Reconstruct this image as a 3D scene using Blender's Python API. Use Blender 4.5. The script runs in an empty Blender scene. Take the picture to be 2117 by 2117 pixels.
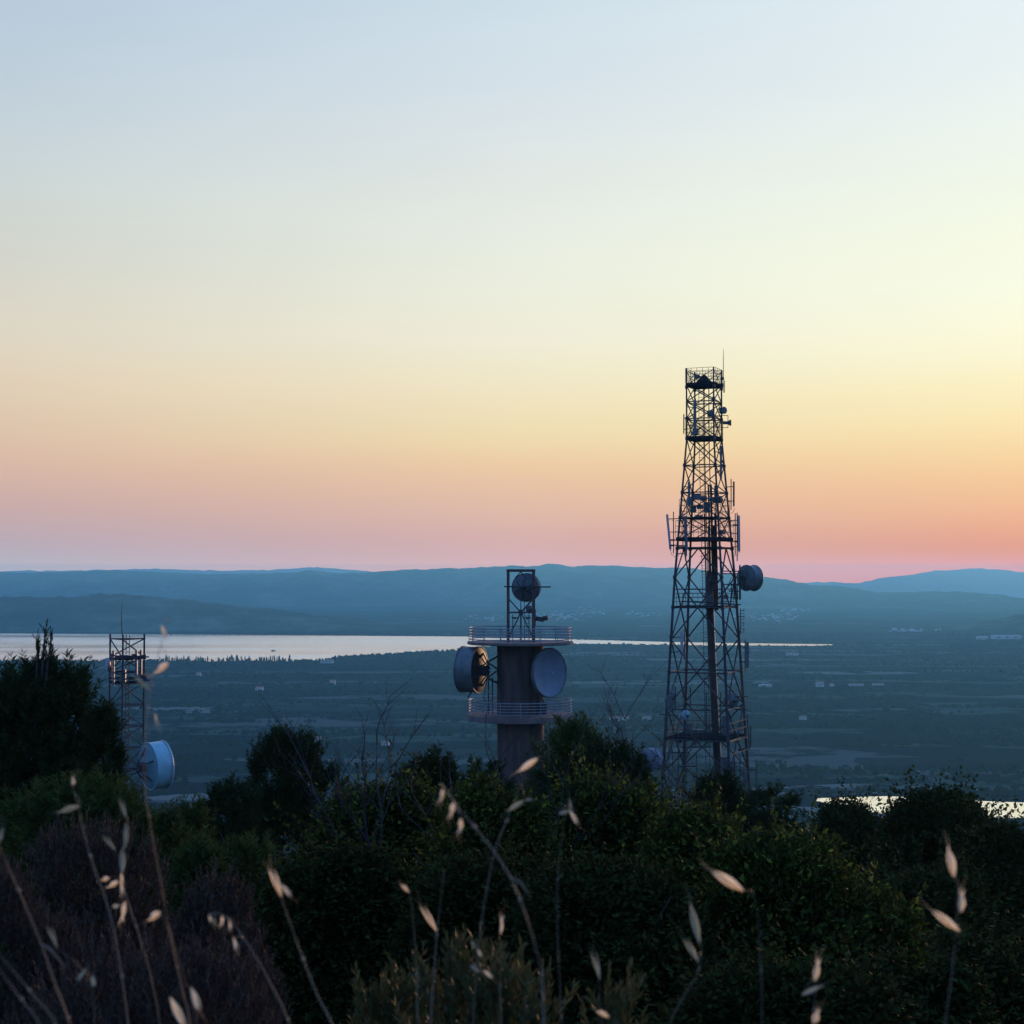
import bpy, math, random
import numpy as np
from mathutils import Vector, Matrix, noise

random.seed(7); RNG = np.random.default_rng(7)
SC = bpy.context.scene
COL = SC.collection

# ------------------------------------------------------------------ camera model
F = 3356.0            # focal length in photo pixels (photo is 2117 wide)
CX = 1058.5
HOR = 1195.0          # photo row of the true horizon
PHI = math.atan((HOR - CX) / F)
K = 2117 / 1932.0     # notes were taken on a 1932-wide view of the photo
cp, sp = math.cos(PHI), math.sin(PHI)
PLAIN = -170.0

def ray(px, py):
    v = (px - CX) / F; w = (CX - py) / F
    return Vector((v, cp - w * sp, sp + w * cp))
def at(px, py, Y):
    d = ray(px, py); return d * (Y / d.y)
def at_z(px, py, z=PLAIN):
    d = ray(px, py); return d * (z / d.z)
def dat(x, y, Y): return at(x * K, y * K, Y)

cam = bpy.data.cameras.new('camera'); camo = bpy.data.objects.new('camera', cam); COL.objects.link(camo)
cam.sensor_width = 36; cam.lens = F / 2117 * 36
camo.rotation_euler = (math.pi / 2 + PHI, 0, 0)
cam.clip_start = 0.05; cam.clip_end = 80000
cam.dof.use_dof = True; cam.dof.focus_distance = 90; cam.dof.aperture_fstop = 10
SC.camera = camo

# ------------------------------------------------------------------ materials
def new_mat(name):
    m = bpy.data.materials.new(name); m.use_nodes = True
    nt = m.node_tree; p = nt.nodes['Principled BSDF']
    return m, nt, p
def N(nt, t, **kw):
    n = nt.nodes.new(t)
    for k, v in kw.items(): setattr(n, k, v)
    return n
def rgb(c): return (c[0], c[1], c[2], 1)
def solid(name, c1, c2=None, rough=.6, metal=0., scale=3., bump=0., spec=.5, zs=1.):
    """base colour wandering between two tones by a 3D noise"""
    m, nt, p = new_mat(name); L = nt.links
    c2 = c2 or tuple(x * .65 for x in c1)
    tc = N(nt, 'ShaderNodeTexCoord'); no = N(nt, 'ShaderNodeTexNoise'); no.inputs['Scale'].default_value = scale
    no.inputs['Detail'].default_value = 6
    mp = N(nt, 'ShaderNodeMapping'); mp.inputs['Scale'].default_value = (1, 1, zs); L.new(tc.outputs['Object'], mp.inputs[0]); L.new(mp.outputs[0], no.inputs['Vector'])
    cr = N(nt, 'ShaderNodeValToRGB'); cr.color_ramp.elements[0].position = .35; cr.color_ramp.elements[1].position = .65
    cr.color_ramp.elements[0].color = rgb(c2); cr.color_ramp.elements[1].color = rgb(c1)
    L.new(no.outputs['Fac'], cr.inputs['Fac']); L.new(cr.outputs['Color'], p.inputs['Base Color'])
    p.inputs['Roughness'].default_value = rough; p.inputs['Metallic'].default_value = metal; p.inputs['Specular IOR Level'].default_value = spec
    if bump:
        b = N(nt, 'ShaderNodeBump'); b.inputs['Strength'].default_value = bump; b.inputs['Distance'].default_value = .05
        L.new(no.outputs['Fac'], b.inputs['Height']); L.new(b.outputs['Normal'], p.inputs['Normal'])
    return m
def leafy(name, cols, rough=.5, transl=.25, tcol=None, spec=.4):
    """leaf material: tone picked per leaf, part of the light goes through"""
    m, nt, p = new_mat(name); L = nt.links
    g = N(nt, 'ShaderNodeNewGeometry'); cr = N(nt, 'ShaderNodeValToRGB')
    el = cr.color_ramp.elements
    while len(el) < len(cols): el.new(.5)
    for i, c in enumerate(cols):
        el[i].position = i / (len(cols) - 1); el[i].color = rgb(c)
    L.new(g.outputs['Random Per Island'], cr.inputs['Fac']); L.new(cr.outputs['Color'], p.inputs['Base Color'])
    p.inputs['Roughness'].default_value = rough
    p.inputs['Specular IOR Level'].default_value = spec
    if transl:
        tr = N(nt, 'ShaderNodeBsdfTranslucent'); mx = N(nt, 'ShaderNodeMixShader'); mx.inputs[0].default_value = transl
        if tcol: tr.inputs['Color'].default_value = rgb(tcol)
        else: L.new(cr.outputs['Color'], tr.inputs['Color'])
        out = nt.nodes['Material Output']
        L.new(p.outputs[0], mx.inputs[1]); L.new(tr.outputs[0], mx.inputs[2]); L.new(mx.outputs[0], out.inputs[0])
    return m

M = {}
M['steel'] = solid('galvanised_steel', (.06, .054, .062), (.035, .032, .037), .7, 0, 2, 0, .25)
M['rust'] = solid('red_oxide_steel', (.13, .055, .042), (.08, .04, .035), .75, 0, 2)
M['duct'] = solid('feeder_cable_sheath', (.055, .035, .032), (.03, .022, .02), .6, 0, 1.2)
M['deck'] = solid('deck_steel', (.025, .025, .032), (.016, .016, .021), .95, 0, 2, 0, 0)
M['white_panel'] = solid('antenna_cover', (.40, .40, .42), (.30, .30, .32), .45, 0, 4)
M['grey_panel'] = solid('grey_antenna_cover', (.11, .13, .14), (.075, .09, .095), .5, 0, 4)
M['dark_dish'] = solid('weathered_dish_paint', (.14, .17, .17), (.09, .11, .11), .5, 0, 1.5)
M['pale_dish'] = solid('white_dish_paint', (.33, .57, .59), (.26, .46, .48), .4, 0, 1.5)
M['pale_back'] = solid('white_dish_back', (.16, .30, .31), (.12, .23, .24), .6, 0, 1.5)  # dish paint darkened: shade on the back put into the colour
M['radome'] = solid('radome_fabric', (.18, .22, .26), (.145, .18, .21), .55, 0, 1.2)
M['rusty_dish'] = solid('rusted_dish_back', (.05, .028, .023), (.028, .018, .016), .6, .1, 2.2)  # shade and warm low sun on the drum's back, put into its colour
M['concrete'] = solid('stained_concrete', (.14, .095, .082), (.075, .055, .05), .9, 0, 2.2, .3, .2, .12)
M['slab'] = solid('platform_concrete', (.20, .145, .13), (.13, .10, .09), .9, 0, 1.2, .2)
M['rail'] = solid('rail_paint', (.28, .29, .30), (.2, .2, .21), .5, .1, 5)
M['bark'] = solid('bark', (.07, .055, .045), (.035, .03, .025), .9, 0, 6)
M['twig'] = solid('dead_twig', (.045, .038, .036), (.028, .024, .022), .9, 0, 6)
M['pine'] = leafy('dark_needles', [(0.01426, 0.02282, 0.008556), (0.02424, 0.03921, 0.01283), (0.03565, 0.05347, 0.01569)], .8, .08, spec=.03)
M['pine_light'] = leafy('young_needles', [(0.0293, 0.04603, 0.01339), (0.05022, 0.07533, 0.01841), (0.07533, 0.1004, 0.02511)], .75, .15, spec=.05)
M['broad'] = leafy('broad_leaves', [(0.01912, 0.02656, 0.0085), (0.0255, 0.03506, 0.009562), (0.03613, 0.04888, 0.01063), (0.04675, 0.06375, 0.01275), (0.05312, 0.07225, 0.01381), (0.17, 0.2019, 0.02656)], .7, .25, spec=.05)  # last, brightest leaf tone stands in for glints of light
M['broad_dark'] = leafy('dark_broad_leaves', [(0.018, 0.023, 0.009), (0.031, 0.039, 0.011), (0.048, 0.058, 0.014)], .8, .08, spec=.02)
M['heather'] = leafy('heather_stems', [(0.0525, 0.03375, 0.025), (0.0775, 0.05, 0.035), (0.1063, 0.0725, 0.0475)], .8, .1, spec=.15)
M['cistus'] = leafy('olive_shoots', [(.05, .055, .018), (.08, .085, .022), (.10, .075, .03), (.06, .09, .03)], .6, .25, spec=.25)
M['straw_stem'] = solid('straw_stem', (.30, .21, .12), (.20, .15, .10), .6, 0, 25)
M['red_stem'] = solid('rust_brown_stem', (.34, .15, .06), (.20, .12, .07), .6, 0, 18)
M['spikelet'] = leafy('oat_husk', [(.76, .66, .48), (.82, .72, .52), (.70, .64, .46)], .6, .75, (.98, .82, .58), .2)
M['green_husk'] = leafy('green_oat_husk', [(.32, .36, .26), (.40, .42, .30)], .6, .4, (.42, .44, .28), .2)
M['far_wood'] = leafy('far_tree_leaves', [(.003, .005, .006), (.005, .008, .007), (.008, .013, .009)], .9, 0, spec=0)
M['house_wall'] = solid('lime_render', (.50, .47, .43), (.40, .37, .33), .8, 0, .3)
M['house_roof'] = solid('clay_tiles', (.34, .14, .08), (.25, .10, .06), .8, 0, .5)
M['town_wall'] = solid('weathered_render', (.6, .57, .53), (.42, .40, .37), .8, 0, .02)
M['hull'] = solid('dark_hull', (.05, .05, .06), None, .5, 0, 2)

# ------------------------------------------------------------------ mesh helpers
def frame(ax):
    ax = Vector(ax).normalized()
    up = Vector((0, 0, 1)) if abs(ax.z) < .95 else Vector((1, 0, 0))
    u = ax.cross(up).normalized(); return ax, u, u.cross(ax)
class MB:
    def __init__(s): s.v = []; s.f = []
    def ringpts(s, c, u, w, r, n, ph=0):
        i = len(s.v)
        for k in range(n):
            a = 2 * math.pi * k / n + ph
            s.v.append(Vector(c) + u * (r * math.cos(a)) + w * (r * math.sin(a)))
        return i
    def bar(s, a, b, r, n=6, r2=None, cap=True):
        a = Vector(a); b = Vector(b); _, u, w = frame(b - a)
        i = s.ringpts(a, u, w, r, n); j = s.ringpts(b, u, w, r if r2 is None else r2, n)
        for k in range(n):
            l = (k + 1) % n; s.f.append((i + k, i + l, j + l, j + k))
        if cap: s.f.append(tuple(range(i + n - 1, i - 1, -1))); s.f.append(tuple(range(j, j + n)))
        return s
    def beam(s, a, b, w, h):
        """rectangular bar, w across, h vertical-ish"""
        a = Vector(a); b = Vector(b); _, u, t = frame(b - a); i = len(s.v)
        for p in (a, b):
            for (x, y) in ((-1, -1), (1, -1), (1, 1), (-1, 1)): s.v.append(p + u * (x * w / 2) + t * (y * h / 2))
        for q in ((3, 2, 1, 0), (4, 5, 6, 7), (0, 1, 5, 4), (1, 2, 6, 5), (2, 3, 7, 6), (3, 0, 4, 7)): s.f.append(tuple(i + k for k in q))
        return s
    def angle(s, a, b, w, t=.012):
        """L-section steel"""
        a = Vector(a); b = Vector(b); _, u, v = frame(b - a)
        s.beam(a + u * (w / 2), b + u * (w / 2), w, t); s.beam(a + v * (w / 2 + t), b + v * (w / 2 + t), t, w); return s
    def box(s, c, sz, rz=0, ax=None):
        R = Matrix.Rotation(rz, 3, 'Z') if ax is None else ax
        c = Vector(c); i = len(s.v)
        for z in (-1, 1):
            for (x, y) in ((-1, -1), (1, -1), (1, 1), (-1, 1)): s.v.append(c + R @ Vector((x * sz[0] / 2, y * sz[1] / 2, z * sz[2] / 2)))
        for q in ((3, 2, 1, 0), (4, 5, 6, 7), (0, 1, 5, 4), (1, 2, 6, 5), (2, 3, 7, 6), (3, 0, 4, 7)): s.f.append(tuple(i + k for k in q))
        return s
    def tube(s, pts, rs, n=6):
        pts = [Vector(p) for p in pts]; idx = []
        if not isinstance(rs, (list, tuple)): rs = [rs] * len(pts)
        for k, p in enumerate(pts):
            d = pts[min(k + 1, len(pts) - 1)] - pts[max(k - 1, 0)]
            _, u, w = frame(d); idx.append(s.ringpts(p, u, w, rs[k], n))
        for i, j in zip(idx, idx[1:]):
            for k in range(n):
                l = (k + 1) % n; s.f.append((i + k, i + l, j + l, j + k))
        s.f.append(tuple(range(idx[0] + n - 1, idx[0] - 1, -1))); s.f.append(tuple(range(idx[-1], idx[-1] + n)))
        return s
    def lathe(s, prof, o, ax, n=32, closed=False):
        a, u, w = frame(ax); o = Vector(o); idx = []
        for (r, h) in prof:
            if r < 1e-6: s.v.append(o + a * h); idx.append((len(s.v) - 1, 1))
            else: idx.append((s.ringpts(o + a * h, u, w, r, n), n))
        pr = list(zip(idx, idx[1:])) + ([(idx[-1], idx[0])] if closed else [])
        for (i, ni), (j, nj) in pr:
            for k in range(n):
                l = (k + 1) % n
                if ni == 1 and nj == 1: break
                if ni == 1: s.f.append((i, j + l, j + k))
                elif nj == 1: s.f.append((i + k, i + l, j))
                else: s.f.append((i + k, i + l, j + l, j + k))
        return s
    def hoop(s, c, ax, R, r, n=40, m=6):
        prof = [(R + r * math.cos(2 * math.pi * k / m), r * math.sin(2 * math.pi * k / m)) for k in range(m)]
        return s.lathe(prof, c, ax, n, True)
    def build(s, name, mat, parent=None, org=None, smooth=False):
        org = Vector(org) if org is not None else Vector()
        me = bpy.data.meshes.new(name); me.from_pydata([tuple(p - org) for p in s.v], [], s.f); me.update()
        me.materials.append(mat if not isinstance(mat, str) else M[mat])
        if smooth:
            me.polygons.foreach_set('use_smooth', [True] * len(me.polygons))
        o = bpy.data.objects.new(name, me); COL.objects.link(o)
        if parent is not None: o.parent = parent
        return o
def np_mesh(name, V, n, mat, extra=None):
    """V: (faces*n,3) soup of n-gons with their own vertices"""
    nf = len(V) // n; me = bpy.data.meshes.new(name)
    me.vertices.add(len(V)); me.vertices.foreach_set('co', np.ascontiguousarray(V, dtype=np.float32).ravel())
    me.loops.add(len(V)); me.loops.foreach_set('vertex_index', np.arange(len(V), dtype=np.int32))
    me.polygons.add(nf); me.polygons.foreach_set('loop_start', np.arange(0, len(V), n, dtype=np.int32))
    me.update(calc_edges=True); me.materials.append(M[mat] if isinstance(mat, str) else mat); return me
def link(name, me, parent=None):
    o = bpy.data.objects.new(name, me); COL.objects.link(o)
    if parent is not None: o.parent = parent
    return o
def tag(o, label=None, cat=None, group=None, kind=None):
    for k, v in (('label', label), ('category', cat), ('group', group), ('kind', kind)):
        if v: o[k] = v
    return o
def thing(name, loc, label, cat, group=None):
    o = bpy.data.objects.new(name, None); COL.objects.link(o); o.location = loc; o.empty_display_size = .3
    return tag(o, label, cat, group)

# ------------------------------------------------------------------ terrain
PY = [-400, -60, -10, 0, 5, 15, 40, 80, 120, 160, 250, 500, 800, 1000]
PZ = [-40, .4, -1.0, -1.3, -2.2, -4.4, -9.5, -17, -24, -28, -52, -120, -158, -170]
def gz(x, y):
    z = np.interp(y, PY, PZ)
    t = min(max((abs(x) - 500) / 900, 0), 1); t = t * t * (3 - 2 * t)
    z = z * (1 - t) + PLAIN * t
    if z > PLAIN + 1:
        k = min(1, (z - PLAIN) / 20)
        z += k * (noise.noise((x * .03, y * .03, 2)) * 1.2 * min(1, max(0, math.hypot(x, y) - 4) / 40) + noise.noise((x * .2, y * .2, 5)) * .15)
    return float(z)

def ground_mat():
    m, nt, p = new_mat('hill_scrub_and_fields'); L = nt.links
    tc = N(nt, 'ShaderNodeTexCoord'); sx = N(nt, 'ShaderNodeSeparateXYZ'); L.new(tc.outputs['Object'], sx.inputs[0])
    # near slope: dry soil and litter
    n1 = N(nt, 'ShaderNodeTexNoise'); n1.inputs['Scale'].default_value = 1.3; n1.inputs['Detail'].default_value = 8
    L.new(tc.outputs['Object'], n1.inputs['Vector'])
    r1 = N(nt, 'ShaderNodeValToRGB'); r1.color_ramp.elements[0].color = (.02, .022, .012, 1); r1.color_ramp.elements[1].color = (.07, .055, .035, 1)
    L.new(n1.outputs['Fac'], r1.inputs['Fac'])
    # plain: fields as skewed cells, each with its crop
    mp = N(nt, 'ShaderNodeMapping'); mp.inputs['Rotation'].default_value = (0, 0, .07); mp.inputs['Scale'].default_value = (1 / 300, 1 / 75, 1)
    L.new(tc.outputs['Object'], mp.inputs['Vector'])
    wn = N(nt, 'ShaderNodeTexNoise'); wn.inputs['Scale'].default_value = .0035; L.new(tc.outputs['Object'], wn.inputs['Vector'])
    ad = N(nt, 'ShaderNodeMixRGB', blend_type='ADD'); ad.inputs[0].default_value = .5
    L.new(mp.outputs[0], ad.inputs[1]); L.new(wn.outputs['Color'], ad.inputs[2])
    vo = N(nt, 'ShaderNodeTexVoronoi', voronoi_dimensions='2D'); vo.inputs['Scale'].default_value = 1; vo.inputs['Randomness'].default_value = .8
    L.new(ad.outputs[0], vo.inputs['Vector'])
    sc = N(nt, 'ShaderNodeSeparateColor'); L.new(vo.outputs['Color'], sc.inputs[0])
    r2 = N(nt, 'ShaderNodeValToRGB'); el = r2.color_ramp.elements
    cols = [(0, (.007, .006, .010)), (.3, (.013, .012, .015)), (.5, (.022, .024, .023)), (.7, (.042, .054, .042)), (.88, (.075, .072, .066)), (.96, (.15, .145, .12))]
    while len(el) < len(cols): el.new(.5)
    for e, (q, c) in zip(el, cols): e.position = q; e.color = rgb(c)
    r2.color_ramp.interpolation = 'CONSTANT'
    L.new(sc.outputs[0], r2.inputs['Fac'])
    # scrub patches breaking the fields
    n2 = N(nt, 'ShaderNodeTexNoise'); n2.inputs['Scale'].default_value = .011; n2.inputs['Detail'].default_value = 10; n2.inputs['Roughness'].default_value = .65
    L.new(tc.outputs['Object'], n2.inputs['Vector'])
    r3 = N(nt, 'ShaderNodeValToRGB'); r3.color_ramp.elements[0].position = .49; r3.color_ramp.elements[1].position = .54
    L.new(n2.outputs['Fac'], r3.inputs['Fac'])
    mx = N(nt, 'ShaderNodeMixRGB'); L.new(r3.outputs['Color'], mx.inputs[0]); L.new(r2.outputs['Color'], mx.inputs[1]); mx.inputs[2].default_value = (.006, .005, .009, 1)
    # by height: slope above, plain below
    mr = N(nt, 'ShaderNodeMapRange'); mr.inputs['From Min'].default_value = -168; mr.inputs['From Max'].default_value = -120
    L.new(sx.outputs['Z'], mr.inputs['Value'])
    m2 = N(nt, 'ShaderNodeMixRGB'); L.new(mr.outputs[0], m2.inputs[0]); L.new(mx.outputs[0], m2.inputs[1]); L.new(r1.outputs[0], m2.inputs[2])
    L.new(m2.outputs[0], p.inputs['Base Color']); p.inputs['Roughness'].default_value = .95
    p.inputs['Specular IOR Level'].default_value = 0
    return m
def make_ground():
    rad = list(np.geomspace(.6, 22000, 170)); na = 288; V = [(0, 0, gz(0, 0))]; Fc = []
    for r in rad:
        for k in range(na):
            a = 2 * math.pi * k / na; x, y = r * math.cos(a), r * math.sin(a); V.append((x, y, gz(x, y)))
    for k in range(na): Fc.append((0, 1 + k, 1 + (k + 1) % na))
    for i in range(len(rad) - 1):
        b = 1 + i * na; c = b + na
        for k in range(na):
            l = (k + 1) % na; Fc.append((b + k, c + k, c + l, b + l))
    me = bpy.data.meshes.new('ground'); me.from_pydata(V, [], Fc); me.update(); me.materials.append(ground_mat())
    me.polygons.foreach_set('use_smooth', [True] * len(me.polygons))
    tag(link('ground', me), kind='structure')
make_ground()

def water_mat(name, bump, rough, dist):
    m, nt, p = new_mat(name); L = nt.links
    nt.nodes.remove(p); p = N(nt, 'ShaderNodeBsdfGlossy'); p.inputs['Color'].default_value = (1, .97, .94, 1); p.inputs['Roughness'].default_value = rough
    L.new(p.outputs[0], nt.nodes['Material Output'].inputs['Surface'])
    tc = N(nt, 'ShaderNodeTexCoord'); mp = N(nt, 'ShaderNodeMapping'); mp.inputs['Scale'].default_value = (.02, .05, 1)
    L.new(tc.outputs['Object'], mp.inputs[0])
    no = N(nt, 'ShaderNodeTexNoise'); no.inputs['Scale'].default_value = 1; no.inputs['Detail'].default_value = 6; L.new(mp.outputs[0], no.inputs['Vector'])
    m2 = N(nt, 'ShaderNodeMapping'); m2.inputs['Scale'].default_value = (.0012, .006, 1); L.new(tc.outputs['Object'], m2.inputs[0])
    n2 = N(nt, 'ShaderNodeTexNoise'); n2.inputs['Scale'].default_value = 1; n2.inputs['Detail'].default_value = 5; L.new(m2.outputs[0], n2.inputs['Vector'])
    mr = N(nt, 'ShaderNodeMapRange'); mr.inputs['From Min'].default_value = .35; mr.inputs['From Max'].default_value = .65; mr.inputs['To Min'].default_value = rough * .7; mr.inputs['To Max'].default_value = rough * 1.35
    L.new(n2.outputs['Fac'], mr.inputs['Value']); L.new(mr.outputs[0], p.inputs['Roughness'])
    b = N(nt, 'ShaderNodeBump'); b.inputs['Strength'].default_value = bump; b.inputs['Distance'].default_value = dist
    L.new(no.outputs['Fac'], b.inputs['Height']); L.new(b.outputs['Normal'], p.inputs['Normal'])
    return m
def water(name, pts, mat, z=PLAIN + .5):
    P = [at_z(x, y, z) for x, y in pts]
    me = bpy.data.meshes.new(name); me.from_pydata([tuple(p) for p in P], [], [tuple(range(len(P)))]); me.update()
    if me.polygons[0].normal.z < 0: me.flip_normals()
    me.materials.append(mat); o = link(name, me); tag(o, kind='structure'); return o
far_shore = [(-1500, 1308), (-100, 1309), (0, 1309.5), (400, 1312), (964, 1316), (1190, 1322), (1372, 1327), (1480, 1329), (1640, 1331), (1725, 1332)]
near_shore = [(1725, 1334), (1660, 1335.5), (1600, 1334.5), (1480, 1334.5), (1372, 1333), (1240, 1331), (1120, 1331), (1040, 1333), (960, 1342), (930, 1346), (880, 1347),
              (830, 1351), (760, 1355), (700, 1359), (660, 1366), (580, 1367), (500, 1365), (420, 1368), (350, 1366), (270, 1368), (180, 1368), (90, 1366), (0, 1367), (-100, 1368), (-1500, 1375)]
def rough_line(pts, amp, step=14):
    out = []
    for (a, b) in zip(pts, pts[1:]):
        n = max(1, int(abs(b[0] - a[0]) / step)) if abs(a[0]) < 1400 and abs(b[0]) < 1900 and a[0] > -150 and b[0] > -150 else 1
        for k in range(n):
            t = k / n; x = a[0] + (b[0] - a[0]) * t; y = a[1] + (b[1] - a[1]) * t
            out.append((x, y + (noise.noise((x * .05, y, 3)) * amp if k else 0)))
    out.append(pts[-1]); return out
water('lake', far_shore + rough_line(near_shore, 1.1), water_mat('lake_water', .02, .20, 1))
water('pond', rough_line([(1688, 1650), (1760, 1648), (1830, 1646), (1950, 1650), (2030, 1656), (2117, 1659), (2400, 1664)], 1.0)
      + rough_line([(2400, 1700), (2117, 1691), (2050, 1691), (1980, 1688), (1900, 1686), (1800, 1680), (1740, 1666), (1688, 1656)], 2.0), water_mat('pond_water', .55, .10, 1))

def hill_mat(name, c1, c2, c3, sc=.004):
    m, nt, p = new_mat(name); L = nt.links
    tc = N(nt, 'ShaderNodeTexCoord'); no = N(nt, 'ShaderNodeTexNoise'); no.inputs['Scale'].default_value = sc; no.inputs['Detail'].default_value = 12; no.inputs['Roughness'].default_value = .7
    L.new(tc.outputs['Object'], no.inputs['Vector'])
    cr = N(nt, 'ShaderNodeValToRGB'); el = cr.color_ramp.elements; el.new(.5)
    for e, q, c in zip(el, (.35, .5, .72), (c1, c2, c3)): e.position = q; e.color = rgb(c)
    L.new(no.outputs['Fac'], cr.inputs[0]); L.new(cr.outputs[0], p.inputs['Base Color']); p.inputs['Roughness'].default_value = 1
    p.inputs['Specular IOR Level'].default_value = 0
    return m
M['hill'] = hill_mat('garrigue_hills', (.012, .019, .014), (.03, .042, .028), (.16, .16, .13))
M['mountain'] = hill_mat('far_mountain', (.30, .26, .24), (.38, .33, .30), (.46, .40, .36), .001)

def ridge(name, crest, D, front, back, mat, nx=420, ny=40, rough=7, spur=.25, seed=0, dfun=None):
    """crest: (x,y) on the 1932 view.  Real terrain: rises from the plain, tops out at the crest and falls away behind."""
    xs = np.array([c[0] for c in crest]) * K; ys = np.array([c[1] for c in crest]) * K
    V = []; Fc = []
    for i in range(nx):
        px = xs[0] + (xs[-1] - xs[0]) * i / (nx - 1); py = float(np.interp(px, xs, ys))
        d = D if dfun is None else dfun(px)
        c = at(px, py, d); az = c.x / c.y
        base = PLAIN - 6
        for j in range(ny):
            t = j / (ny - 1) * 2 - 1                      # -1 front foot, 0 crest, 1 back foot
            y = d + (t * front if t < 0 else t * back)
            h = (1 - abs(t)) ** 1.15 if t < 0 else (1 - t) ** 1.1
            h = .5 * h + .5 * (.5 - .5 * math.cos(math.pi * (1 - abs(t))))
            x = az * y
            q = Vector((x * .0011, y * .0011, seed))
            w = (1 - abs(t)) * abs(t) * 4
            s = noise.fractal(q, 1.0, 2.0, 5) * spur * w
            z = base + (c.z - base) * max(0, h + s * .5)
            tt = (rough * noise.fractal(Vector((x * .012, y * .012, seed + 9)), .8, 2.0, 4) + rough * 1.1 * noise.fractal(Vector((x * .0034, y * .0034, seed + 19)), 1, 2.0, 3)) * min(1, max(0, h) * 4)
            V.append((x, y, z + tt))
    for i in range(nx - 1):
        for j in range(ny - 1):
            a = i * ny + j; Fc.append((a, a + ny, a + ny + 1, a + 1))
    me = bpy.data.meshes.new(name); me.from_pydata(V, [], Fc); me.update(); me.materials.append(M[mat])
    return tag(link(name, me), kind='structure')
ridge('hill', [(-700, 1150), (-200, 1134), (0, 1127), (100, 1124), (190, 1121), (260, 1123), (340, 1129), (430, 1139), (520, 1150), (600, 1160), (680, 1170), (760, 1182), (850, 1196), (930, 1208)],
      5650, 640, 900, 'hill', 420, 36, 7, .3, 1)
ridge('hills', [(-700, 1082), (0, 1080), (100, 1080), (200, 1078), (300, 1078), (370, 1081), (500, 1083), (560, 1082), (578, 1077.5), (590, 1077), (610, 1079), (640, 1083), (720, 1077), (820, 1072), (950, 1069), (1020, 1071.5),
                (1035, 1067), (1050, 1066.5), (1085, 1069.5), (1100, 1066.5), (1120, 1066), (1200, 1069), (1280, 1073), (1380, 1083), (1440, 1089), (1480, 1094), (1530, 1104.5), (1560, 1105), (1600, 1109), (1660, 1118), (1720, 1117), (1760, 1115.5), (1800, 1116.5), (1880, 1122), (1932, 1131), (2100, 1150), (2500, 1170)],
      11800, 2300, 1800, 'hill', 900, 60, 7, 1.0, 4, lambda px: 11800 - 2200 * min(1, max(0, (px - 1300) / 900)))
ridge('spur', [(1560, 1214), (1640, 1206), (1720, 1200), (1780, 1190), (1850, 1174), (1932, 1159), (2050, 1142), (2400, 1120)], 5450, 700, 800, 'hill', 260, 30, 6, .3, 7)
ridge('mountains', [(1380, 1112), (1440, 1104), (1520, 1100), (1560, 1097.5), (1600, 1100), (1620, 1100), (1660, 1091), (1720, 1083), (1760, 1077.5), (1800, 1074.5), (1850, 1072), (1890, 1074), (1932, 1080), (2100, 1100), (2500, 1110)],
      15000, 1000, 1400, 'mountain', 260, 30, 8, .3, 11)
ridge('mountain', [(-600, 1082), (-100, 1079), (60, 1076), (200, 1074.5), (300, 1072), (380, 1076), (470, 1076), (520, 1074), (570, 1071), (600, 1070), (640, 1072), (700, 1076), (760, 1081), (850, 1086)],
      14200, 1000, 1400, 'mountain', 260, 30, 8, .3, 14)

# ------------------------------------------------------------------ foliage
def unit(a): return a / np.maximum(np.linalg.norm(a, axis=-1, keepdims=True), 1e-9)
def leaf_soup(C, U, W, fold=.25):
    """quads: tip, side, base, side, with the sides lifted off the midrib"""
    n = unit(np.cross(U, W)) * np.linalg.norm(W, axis=1, keepdims=True) * fold
    V = np.stack([C - U, C + W + n - .15 * U, C + U, C - W + n - .15 * U], 1)
    return V.reshape(-1, 3)
def lobes_of(w, d, h, n, rng, base=.22):
    L = []; a0 = rng.uniform(0, 6.28)
    for k in range(n):
        t = ((k * .618) % 1); a = a0 + k * 2.4
        z = h * (base + (.84 - base) * t)
        env = math.sqrt(max(.05, 1 - max(0, (t - .25) / .85) ** 2.2))
        s = rng.uniform(.11, .25)
        r = rng.uniform(.55, 1.0) * (env * .5 - s * .6)
        L.append((r * math.cos(a) * w, r * math.sin(a) * d, z, s * w, s * d, min(s * h * rng.uniform(.9, 1.3), max(.1 * h, h - z))))
    L.append((0, 0, h * .42, w * .36, d * .36, h * .36)); L.append((rng.uniform(-.06, .06) * w, 0, h * .74, w * .24, d * .24, h * .24))
    return L
def shell_points(L, n, rng, inner=.45):
    vol = np.array([l[3] * l[5] for l in L]); pick = rng.choice(len(L), n, p=vol / vol.sum())
    A = np.array(L)[pick]; d = unit(rng.normal(size=(n, 3))); d[:, 2] = np.where(d[:, 2] < -.5, -d[:, 2], d[:, 2])
    r = rng.uniform(inner, 1, (n, 1)) ** .6
    return A[:, :3] + d * A[:, 3:6] * r, d
def gap(Pn, sc, thr, seed):
    keep = np.array([noise.noise((p[0] * sc + seed, p[1] * sc, p[2] * sc)) > thr for p in Pn]); return keep
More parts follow.
